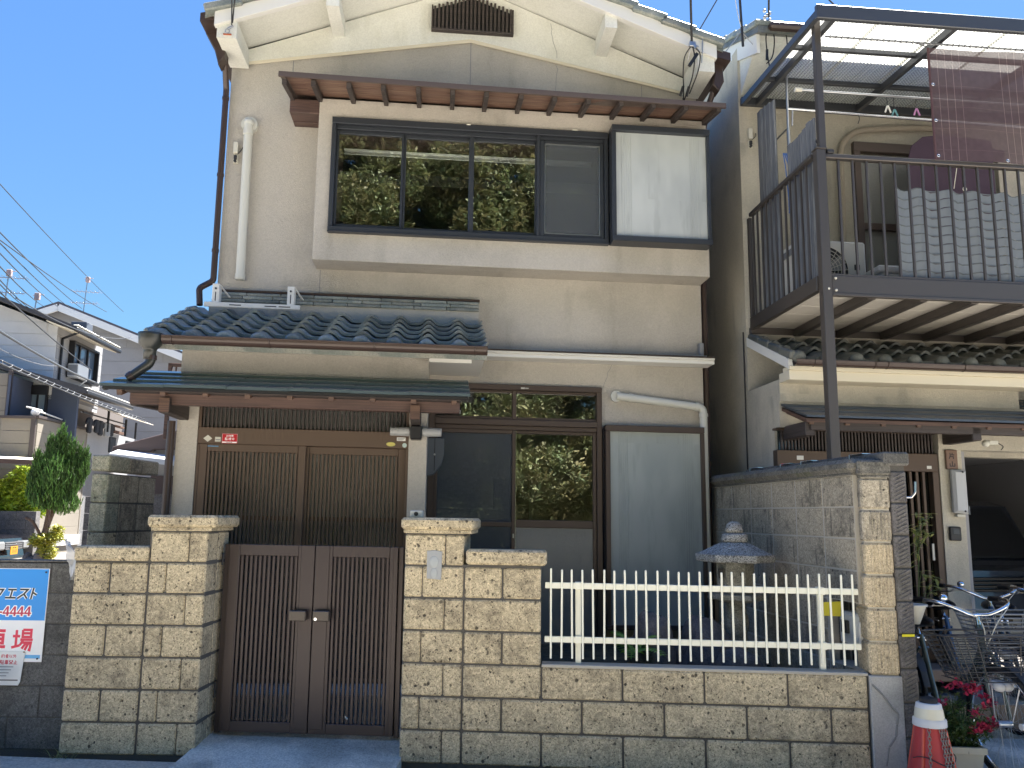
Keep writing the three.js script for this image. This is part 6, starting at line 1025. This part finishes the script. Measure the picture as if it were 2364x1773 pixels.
// car parked behind the grey wall, and the van in the garage
function car(name, label, cat, key, pos, ang, paint, o) {
  FR[key] = { o: pos, t: ang, s: 0 }; const t = thing(name, label, cat, key, [0, 0, 0]), L = o.L, Wd = o.W / 2, H = o.H;
  const pm = M(paint, .25, { clearcoat: 1, clearcoatRoughness: .05, metalness: .3 }), gl = M([.012, .015, .02], .03, { ior: 1.7 });
  const hood = o.hood, prof = [[0, .28], [.02, .62], [.06, hood - .05], [.2, hood], [o.wind, hood + .06], [o.wind + .5, H - .08], [o.wind + .75, H], [L - .35, H], [L - .12, H - .2], [L - .02, hood], [L, .3]];
  const sh = (p, w, b) => { const g = prism(p.map(([a, c]) => [-a, c]), -w, w, [], b); return g; };
  part('body', sh(prof.map(([a, b]) => [a, Math.min(b, hood + .07)]).filter((p, i, a) => i === 0 || p[0] !== a[i - 1][0] || p[1] !== a[i - 1][1]), Wd, .05), pm, t);
  part('cabin', sh([[o.wind + .02, hood + .02], [o.wind + .5, H - .06], [o.wind + .78, H], [L - .36, H], [L - .12, H - .2], [L - .06, hood + .02]], Wd - .08, .04), pm, t);
  for (const s of [-1, 1]) { part('window', prism([[-(o.wind + .30), hood + .10], [-(o.wind + .58), H - .12], [-(o.wind + 1.35), H - .12], [-(o.wind + 1.35), hood + .10]], s > 0 ? Wd - .085 : -Wd + .075, s > 0 ? Wd - .075 : -Wd + .085), gl, t); part('window', prism([[-(o.wind + 1.45), hood + .10], [-(o.wind + 1.45), H - .12], [-(L - .45), H - .12], [-(L - .3), hood + .10]], s > 0 ? Wd - .085 : -Wd + .075, s > 0 ? Wd - .075 : -Wd + .085), gl, t); part('door_handle', cb(-(o.wind + 1.3), -(o.wind + 1.12), hood - .08, hood - .05, s > 0 ? Wd : -Wd - .02, s > 0 ? Wd + .02 : -Wd, .005), pm, t); part('mirror', cb(-(o.wind + .45), -(o.wind + .3), hood + .05, hood + .17, s > 0 ? Wd : -Wd - .12, s > 0 ? Wd + .12 : -Wd, .03), pm, t); }
  part('windscreen', slab([[-(o.wind - .005), hood + .09, -Wd + .14], [-(o.wind - .005), hood + .09, Wd - .14], [-(o.wind + .46), H - .09, Wd - .2], [-(o.wind + .46), H - .09, -Wd + .2]], .02), gl, t);
  for (const x of [.62, L - .6]) for (const s of [-1, 1]) { const w = part('wheel', rod([-x, .28, s * (Wd - .16)], [-x, .28, s * (Wd + .005)], .28, 28), MAT.rubber, t); part('rim', rod([-x, .28, s * (Wd + .004)], [-x, .28, s * (Wd + .012)], .18, 20), MAT.steel, w); }
  for (const s of [-1, 1]) part('headlight', cb(-.10, .065, hood - .27, hood - .10, s > 0 ? Wd - .34 : -Wd + .02, s > 0 ? Wd - .02 : -Wd + .34, .03), o.van ? MAT.dark : M([.16, .165, .17], .15), t);
  part('grille', [0, 1, 2, 3].map(i => cb(-.02, .062, hood - .26 + i * .04, hood - .235 + i * .04, -Wd + .36, Wd - .36, .006)), o.van ? MAT.black : M([.10, .10, .105], .3), t); part('bumper', cb(-.05, .07, .26, .50, -Wd + .02, Wd - .02, .04), pm, t); part('bumper_trim', cb(.0, .073, .50, .55, -Wd + .05, Wd - .05, .01), MAT.black, t);
  const py = o.plateY; const pl = plate(-.165, .165, py - .082, py + .082, 0, .01, .002); pl.rotateY(Math.PI / 2); pl.translate(.066, 0, o.plateZ || 0); part('number_plate', pl, print(330, 165, (c, w, h) => { c.fillStyle = o.plate; c.fillRect(0, 0, w, h); c.fillStyle = '#3a2a08'; c.fillRect(90, 18, 60, 22); c.fillRect(170, 18, 70, 22); c.font = 'bold 84px sans-serif'; c.fillText(o.text, 70, 130); }), t, { keepUV: true });
  return t;
}
car('car', 'dark small car with yellow number plate parked by the dark block wall', 'car', 'C1', toWorld('B', -5.66, .10, -10.45).toArray(), TH + .05, [.012, .010, .014], { L: 3.4, W: 1.48, H: 1.6, hood: 1.02, wind: .75, plate: '#b87c00', text: '37-67', plateY: .74, plateZ: .02 });
car('van', 'dark navy van parked inside the open garage', 'van', 'C2', toWorld('H', 8.75, .05, -1.0).toArray(), TH - Math.PI / 2, [.03, .04, .065], { L: 4.2, W: 1.65, H: 1.75, hood: 1.05, wind: .3, van: true, plate: '#8d8f8d', text: '21-57', plateY: .45 });
{ const t = thing('garage_tag', 'tiny grey number tag hanging in the garage above the van', 'tag', 'H', [7.9, 1.68, -.2]); part('card', plate(7.86, 7.95, 1.66, 1.70, -.2, -.195), print(90, 40, (c, w, h) => { c.fillStyle = '#15181c'; c.fillRect(0, 0, w, h); c.fillStyle = '#8a8f92'; c.font = '26px sans-serif'; c.fillText('2157', 12, 30); }), t, { keepUV: true }); part('hook', cb(7.955, 7.96, 1.62, 1.70, -.2, -.195, .001), MAT.steel, t); }
// ---------- trees and bushes ----------
function cluster(n, size, w, k) { const gs = []; for (let i = 0; i < n; i++) { const b = blade(size * rr(.7, 1.2), w * rr(.8, 1.2), .2); b.rotateX(rr(-1.1, .5)); b.rotateY(rr(0, 6.3)); b.translate(rr(-k, k), rr(-k, k), rr(-k, k)); gs.push(prep(b)); } return mergeGeometries(gs); }
function scatter(name, geo, mat, parent, spots, tint) { const m = new THREE.InstancedMesh(geo, mat, spots.length), q = new THREE.Object3D(), c = new THREE.Color(); spots.forEach((s, i) => { q.position.set(s[0], s[1], s[2]); q.rotation.set(s[4] || 0, s[5] || 0, s[6] || 0, 'YXZ'); q.scale.setScalar(s[3]); q.updateMatrix(); m.setMatrixAt(i, q.matrix); const k = tint(s, i); m.setColorAt(i, c.setRGB(k[0], k[1], k[2])); }); m.name = name; m.userData.kind = 'stuff'; m.castShadow = m.receiveShadow = true; parent.add(m); return m; }
{
  seed = 900;
  const bx0 = -4.47, bz = -9.5, t = thing('conifer', 'dark green flame-shaped juniper tree with leaning trunk in the sun', 'tree', 'B', [bx0 - .15, .9, bz]);
  part('trunk', [tube([[-4.72, .56, bz], [-4.66, .95, bz], [-4.58, 1.3, bz], [-4.48, 1.7, bz], [-4.42, 2.3, bz]], .055, 10), tube([[-4.64, 1.1, bz], [-4.55, 1.5, bz + .1], [-4.47, 1.82, bz + .2]], .035, 8), tube([[-4.66, 1.0, bz], [-4.8, 1.3, bz + .1], [-4.95, 1.4, bz + .1]], .03, 8)], M([.12, .08, .06], .9, { bumpMap: rep(soft, .1), bumpScale: .02 }), t);
  const sp = (() => { const gs = []; for (let i = 0; i < 26; i++) { const y = i / 26, b = blade(.038 * (1.3 - y), .011, -.3); b.rotateX(-.9 - .3 * rnd()); b.rotateY(rr(0, 6.3)); b.translate(rr(-.012, .012) * (1 - y), y * .15, rr(-.012, .012) * (1 - y)); gs.push(prep(b)); } return mergeGeometries(gs); })();
  const lobes = [[-.02, 1.95, .0, .36, .40], [-.1, 2.3, 0, .28, .40], [-.05, 2.6, 0, .17, .40], [.0, 2.85, 0, .08, .30], [-.18, 2.66, .05, .07, .26], [.14, 2.62, 0, .09, .30], [-.30, 2.15, .05, .20, .34], [.26, 2.15, .05, .20, .36], [.42, 2.30, 0, .12, .34], [.50, 2.42, 0, .06, .26], [.36, 2.48, .0, .07, .24], [-.1, 1.75, .1, .32, .26], [.20, 1.66, .1, .26, .22], [-.34, 1.86, .1, .16, .22], [.06, 2.15, .25, .22, .34], [-.48, 2.1, 0, .07, .18], [-.40, 2.40, .05, .07, .22], [.26, 2.66, .05, .05, .18]];
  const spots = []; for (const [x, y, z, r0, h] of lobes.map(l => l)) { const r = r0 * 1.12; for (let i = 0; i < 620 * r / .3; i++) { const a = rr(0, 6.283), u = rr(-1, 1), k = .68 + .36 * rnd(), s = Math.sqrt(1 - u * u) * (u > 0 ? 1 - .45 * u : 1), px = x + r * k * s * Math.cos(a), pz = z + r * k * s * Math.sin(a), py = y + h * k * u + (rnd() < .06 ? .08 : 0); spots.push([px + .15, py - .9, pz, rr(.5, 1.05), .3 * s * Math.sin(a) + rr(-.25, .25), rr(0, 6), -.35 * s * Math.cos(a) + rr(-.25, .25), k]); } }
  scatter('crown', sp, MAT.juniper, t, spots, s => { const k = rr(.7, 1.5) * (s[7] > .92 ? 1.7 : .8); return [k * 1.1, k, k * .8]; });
}
function bush(name, label, x, y, z, list, n, mat, leafL, leafW, seedv, stem) {
  seed = seedv; const t = thing(name, label, 'shrub', 'B', [x, y, z]), c = cluster(7, leafL, leafW, leafL * .7), spots = [];
  for (const [dx, dy, dz, r] of list) for (let i = 0; i < n * r; i++) { const a = rr(0, 6.283), u = rr(-1, 1), k = Math.cbrt(rr(.25, 1)) * rr(.85, 1.12), s = Math.sqrt(1 - u * u); spots.push([dx + r * k * s * Math.cos(a), dy + r * .8 * k * u, dz + r * k * s * Math.sin(a), rr(.7, 1.2), rr(-.5, .5), rr(0, 6.3), rr(-.5, .5)]); }
  scatter('foliage', c, mat, t, spots, () => { const k = rr(.6, 1.3); return [k * rr(.9, 1.15), k, k * .8]; });
  part('stems', (stem || [[0, 0]]).map(([a, b]) => tube([[x + a, y - .1, z + b], [x + a * .6, y + .3, z + b], [x + a * .2, y + .7, z + b]], .015, 6)), MAT.woodBrown, t);
}
bush('shrub', 'sunlit yellow-green shrub left of the juniper above the dark wall', -6.2, 1.5, -11.9, [[.0, .75, 0, .25], [-.2, .45, 0, .35], [.15, .35, .05, .28], [-.6, .35, 0, .35], [0, .1, 0, .36], [-.5, .1, 0, .36], [.33, .1, 0, .25]], 420, MAT.leafBright, .095, .055, 411);
bush('shrub', 'small yellow shrub growing around the juniper trunk', -4.35, .85, -9.0, [[-.05, .12, 0, .17], [.15, .30, 0, .12], [-.18, .12, 0, .12], [.0, -.1, 0, .18], [.2, .2, .05, .10]], 500, M([.42, .42, .06], .55, { side: THREE.DoubleSide, transmission: .3, thickness: 0 }), .055, .032, 421);
{
  const t = thing('garden_stones', 'rough stones edging the bed below the juniper', 'stones', 'B', [-4.6, .5, -9.1]); seed = 31;
  for (let i = 0; i < 7; i++) { const g = new THREE.IcosahedronGeometry(rr(.09, .16), 1); g.scale(1, rr(.8, 1.5), 1); part('stone', g.scale(.7, .7, .7).translate(-4.68 + i * .05, .58 + rr(-.06, .1), -8.95 + rr(-.1, .05)), MAT.rock, t); }
}
for (let i = 0; i < 3; i++) { const x = -4.18 + i * .16, t = thing('flower_pot', ['left brown pot on the terrace behind the plastic sheet', 'middle brown pot on the terrace behind the plastic sheet', 'right brown pot on the terrace behind the plastic sheet'][i], 'pot', 'B', [x, .56, -10.3], 'brown pots on the terrace'); part('pot', lathe([[0, .56], [.05, .56], [.07, .72], [.078, .725], [.07, .74], [0, .72]], 16).translate(x, 0, -10.3), M([.20, .09, .06], .8), t); part('soil', rod([x, .72, -10.3], [x, .735, -10.3], .062, 12), MAT.soil, t); }
// tall trees across the street, seen mirrored in the windows
{
  seed = 1200; const t = thing('street_tree', 'leafy broad tree across the street, mirrored in the house windows', 'tree', 'W', [2.5, 0, 13], 'trees across the street');
  part('trunk', [tube([[2.5, -.3, 13], [2.55, 2.5, 13], [2.4, 5, 13.1], [2.6, 8, 13]], .2, 10), tube([[2.5, 3, 13], [3.4, 4.6, 12.8], [4.2, 6, 12.6]], .09, 8), tube([[2.5, 4, 13], [1.5, 5.6, 12.8], [.8, 7, 12.9]], .09, 8)], M([.10, .075, .055], .9), t);
  const c = cluster(16, .15, .065, .17), spots = []; for (let k = 0; k < 38; k++) { const a = k * 2.4, rad = 2.3 * Math.sqrt((k * .618 + .3) % 1), cy = 1.4 + 13 * k / 37, cx = rad * Math.cos(a) * (1 - .35 * Math.abs(cy - 6.5) / 8), cz = rad * Math.sin(a) * .7, r = rr(.7, 1.25); for (let i = 0; i < 210; i++) { const b = rr(0, 6.28), u = rr(-1, 1), q = Math.cbrt(rr(.15, 1)), s = Math.sqrt(1 - u * u); spots.push([cx + r * q * s * Math.cos(b), cy + r * .75 * q * u, cz + r * q * s * Math.sin(b), rr(.7, 1.3), rr(-.6, .6), rr(0, 6.3), rr(-.6, .6)]); } }
  scatter('crown', c, leafMat([.27, .31, .19], .25), t, spots, () => { const k = rr(.5, 1.5); return [k * rr(.9, 1.3), k, k * .8]; });
  [['leafy tree across the street behind the parking lot side', -1.4, 12.2, 1, .4], ['leafy tree across the street facing the neighbouring house', 6.6, 13.2, 1.05, 2.1], ['leafy tree across the street set back behind the gate side', .6, 15.0, 1.08, 1.2], ['leafy tree across the street set back behind the fence side', 4.6, 15.2, 1.08, 3.1], ['leafy tree across the street standing between two others', 8.7, 14.2, .98, 5.2], ['leafy tree across the street furthest to the right', 11.4, 12.6, .95, 4.0]].forEach(([l, x, z, s, r]) => { const q = t.clone(); q.name = numbered('street_tree'); q.userData.label = l; q.position.set(x, 0, z); q.scale.setScalar(s); q.rotation.y = r; scene.add(q); });
}
{
  seed = 4100; const t = thing('hedge', 'long dense hedge across the street, mirrored in the lower window', 'hedge', 'W', [4, 0, 14.6]), c = cluster(16, .15, .065, .17), spots = [];
  for (let i = 0; i < 5200; i++) { const x = rr(-9, 9), y = rr(.1, 4.6) , q = rr(-.5, .5); if (y > 3.6 + .9 * vn(x * .11 + .5, .3, 9, 5)) continue; spots.push([x, y, q - .5 * Math.abs(q) * rr(0, 1), rr(.8, 1.5), rr(-.6, .6), rr(0, 6.3), rr(-.6, .6)]); }
  const m = scatter('foliage', c, leafMat([.25, .29, .18], .25), t, spots, () => { const k = rr(.4, 1.5); return [k * rr(.9, 1.3), k, k * .8]; });
  part('stems', Array.from({ length: 18 }, (_, i) => tube([[-5 + i, 0, 14.6], [-4.9 + i, 2, 14.7], [-5 + i, 3.8, 14.6]], .05, 6)), MAT.woodDark, t, { kind: 'stuff' });
}
// ---------- antennas and overhead cables ----------
function antenna(label, x, y0, y1, z, arms) {
  const t = thing('tv_antenna', label, 'antenna', 'B', [x, y0, z]); part('mast', rod([x, y0, z], [x + .05, y1, z], .018, 8), MAT.steel, t);
  for (const [y, L, dx, n] of arms) { part('boom', rod([x - L * .5 + dx, y, z], [x + L * .5 + dx, y - .02, z], .012, 6), MAT.steel, t); part('element', Array.from({ length: n }, (_, i) => rod([x + dx - L * .5 + L * i / (n - 1), y, z - .22], [x + dx - L * .5 + L * i / (n - 1) + .04, y, z + .22], .007, 5)), MAT.steel, t); }
  part('head', [cb(x + .0, x + .12, y1 - .12, y1 + .06, z - .05, z + .05, .01), rod([x - .05, y1, z], [x + .22, y1 + .02, z], .01, 6)], M([.45, .33, .30], .6), t);
}
antenna('tall television antenna with two booms on the white gabled house', -8.75, 7.7, 9.05, -20.2, [[8.62, .82, .05, 7], [8.24, .82, .0, 9]]);
antenna('shorter television antenna behind the siding house roof ridge', -7.6, 6.0, 7.02, -14.5, [[6.32, .7, .1, 6]]);
antenna('television antenna cut by the left edge of the view', -8.5, 6.0, 7.7, -14.8, [[7.55, .7, .15, 6], [7.15, .7, .15, 6]]);
const WIRE = M([.025, .028, .035], .6);
function cable(a, b, r, sag, label, group, mat) { const e = -.35, P = q => [a[0] + (b[0] - a[0]) * q, a[1] + (b[1] - a[1]) * q - sag * 4 * q * (1 - q), a[2] + (b[2] - a[2]) * q]; const t = thing('overhead_cable', label, 'cable', 'B', P(.5), group); part('strand', tube(Array.from({ length: 14 }, (_, i) => P(e + (1.0 - e) * i / 13)), r, 6, 40), mat || WIRE, t); return t; }
const CW = 'thin overhead cables crossing the sky at left';
[['highest thin cable alone in the blue sky at left', [-3.249, 5.954, -4], [-7.041, 7.7, -19]], ['thin cable running down to the base of the tall antenna', [-3.179, 5.264, -4], [-8.3, 7.769, -19]], ['flattest sloping thin cable crossing behind the tall antenna', [-3.169, 5.158, -4], [-7.547, 7.683, -19]], ['thin cable meeting the ridge of the white gabled house', [-3.164, 5.114, -4], [-8.702, 7.813, -19]], ['thin cable just left of the white house ridge', [-3.15, 4.97, -4], [-9.018, 7.802, -19]], ['faint thin cable passing the shorter antenna head', [-3.106, 4.76, -4], [-9.413, 7.789, -19]], ['upper one of the paired cables low above the siding house', [-3.113, 4.598, -4], [-9.66, 7.614, -19]], ['lower one of the paired cables low above the siding house', [-3.106, 4.537, -4], [-9.712, 7.613, -19]]].forEach(([l, a, b], i) => cable(a, b, i === 0 ? .007 : .009, .05, l, CW));
cable([-3.548, 4.094, -5], [-5.123, 4.485, -13], .022, .06, 'thick grey bundled cable crossing in front of the siding house', undefined, M([.06, .065, .07], .5));
cable([-3.607, 4.68, -5], [-5.443, 4.861, -13], .012, .03, 'thin cable crossing the upper window of the siding house');
cable([-3.522, 3.834, -5], [-6.158, 4.943, -13], .006, .08, 'drooping pale cable below the thick bundle', undefined, M([.10, .10, .10], .6));
cable([-2.674, 4.233, -5], [-4.611, 5.679, -13], .008, .1, 'service cable reaching the tiled entrance roof at left');
{
  const t = thing('spiral_cable', 'cable wrapped in white spiral hangers low across the siding house', 'cable', 'B', [-3.9, 3.74, -9]); const a = [-3.506, 3.675, -5], b = [-4.465, 3.818, -13], P = q => [a[0] + (b[0] - a[0]) * q, a[1] + (b[1] - a[1]) * q - .1 * q * (1 - q), a[2] + (b[2] - a[2]) * q];
  part('strand', [tube(Array.from({ length: 10 }, (_, i) => P(-.3 + i / 9 * 1.5)), .012, 6, 40), tube(Array.from({ length: 10 }, (_, i) => { const p = P(-.3 + i / 9 * 1.5); return [p[0], p[1] - .05, p[2]]; }), .014, 6, 40)], WIRE, t);
  part('spiral', tube(Array.from({ length: 260 }, (_, i) => { const p = P(.0 + i / 259 * 1.1), s = i * .55; return [p[0] + .03 * Math.cos(s), p[1] - .02 + .035 * Math.sin(s), p[2]]; }), .0038, 4, 800), MAT.grey, t);
}
// service drops on the gable corners
{
  const t = thing('service_drop', 'black service cables and clamps hanging at the right gable corner', 'cable', 'H', [5.1, 5.7, .6]); const z = .62;
  part('cable', [tube([[4.83, 6.55, 1.6], [4.93, 6.25, 1.05], [5.06, 5.84, z]], .011, 8)], MAT.black, t);
  part('loop', [tube([[5.06, 5.82, z], [5.0, 5.72, z - .02], [4.99, 5.6, z - .05], [5.02, 5.48, z - .15], [5.05, 5.42, .35]], .006, 6), tube([[5.07, 5.8, z], [5.09, 5.7, z - .02], [5.085, 5.55, z - .1], [5.06, 5.42, .35]], .006, 6), tube([[5.08, 5.8, z], [5.135, 5.74, z], [5.13, 5.6, z - .05], [5.09, 5.45, z - .2]], .006, 6)], MAT.black, t);
  part('clamp', [cb(5.035, 5.095, 5.80, 5.85, z - .02, z + .02, .006), rod([5.04, 5.835, z], [5.12, 5.80, z], .013, 8), rod([5.05, 5.86, z], [5.09, 5.78, z + .02], .012, 8)], MAT.steel, t);
  part('sleeve', [bar([5.03, 5.61, z], [5.11, 5.74, z], .025, .03), rod([5.0, 5.42, .42], [5.02, 5.5, .46], .013, 8), rod([5.06, 5.42, .42], [5.075, 5.5, .46], .013, 8)], MAT.black, t);
  part('eye_bolt', [tube([[5.06, 6.0, .5], [5.16, 5.98, .58], [5.175, 5.9, .58], [5.165, 5.68, .57]], .005, 6), rod([5.06, 5.84, z], [5.05, 5.72, .53], .005, 6)], MAT.steel, t);
}
{
  const t = thing('service_drop', 'thin cable and hook on the left gable corner', 'cable', 'H', [.9, 5.8, .58]);
  part('cable', [tube([[.98, 6.2, .9], [.95, 6.0, .7], [.935, 5.74, .57]], .006, 6), tube([[1.03, 6.1, .75], [.97, 5.95, .65], [.94, 5.76, .57]], .006, 6)], MAT.dark, t); part('hook', [rod([.945, 5.74, .56], [.90, 5.70, .57], .010, 8), new THREE.TorusGeometry(.018, .005, 6, 12).translate(.90, 5.685, .565)], MAT.steel, t); part('rust_mark', cb(.86, .93, 5.662, 5.672, .535, .55, .002), M([.4, .1, .04], .8), t);
}
cable([5.7, 7.0, 0], [5.3, 6.4, -3], .007, 0, 'thin grey cable in the gap between both roofs');
{
  const t = thing('service_drop', 'cluster of cables and insulators on the neighbour roof corner', 'cable', 'H', [6.0, 6.2, .5]);
  part('cable', [tube([[5.72, 6.6, .9], [5.76, 6.4, .75], [5.83, 6.2, .55]], .010, 6), tube([[5.83, 6.15, .55], [5.80, 6.0, .54], [5.815, 5.8, .53], [5.83, 5.7, .53]], .006, 6), tube([[5.84, 6.15, .55], [5.88, 6.0, .54], [5.86, 5.82, .53], [5.80, 5.74, .53]], .006, 6), tube([[5.9, 6.12, .55], [5.99, 6.05, .54], [6.01, 5.9, .53]], .006, 6)], MAT.black, t);
  part('insulator', Array.from({ length: 7 }, (_, i) => new THREE.SphereGeometry(.018, 10, 8).translate(5.79 + (i % 3) * .025, 6.13 + i * .022, .55)), MAT.steel, t); part('sleeve', [rod([5.805, 5.78, .53], [5.81, 5.88, .53], .013, 8)], MAT.black, t);
}
{ const t = thing('tv_antenna_mast', 'thin antenna mast on the neighbour roof at the top edge', 'mast', 'H', [5.62, 6.0, .45]); part('mast', rod([5.61, 5.95, .45], [5.58, 6.9, .45], .013, 8), MAT.dark, t); part('cable', tube([[5.57, 6.9, .45], [5.55, 6.4, .46], [5.63, 6.0, .45]], .004), MAT.ivory, t); part('stay', [rod([5.60, 6.1, .45], [5.45, 5.9, .4], .005, 6), rod([5.60, 6.1, .45], [5.75, 5.98, .4], .005, 6)], MAT.steel, t); }
cable([7.3, 7.4, -1], [9.4, 6.6, -2], .009, .02, 'thin cable crossing the sky above the balcony roof');
renderer.render(scene, camera);
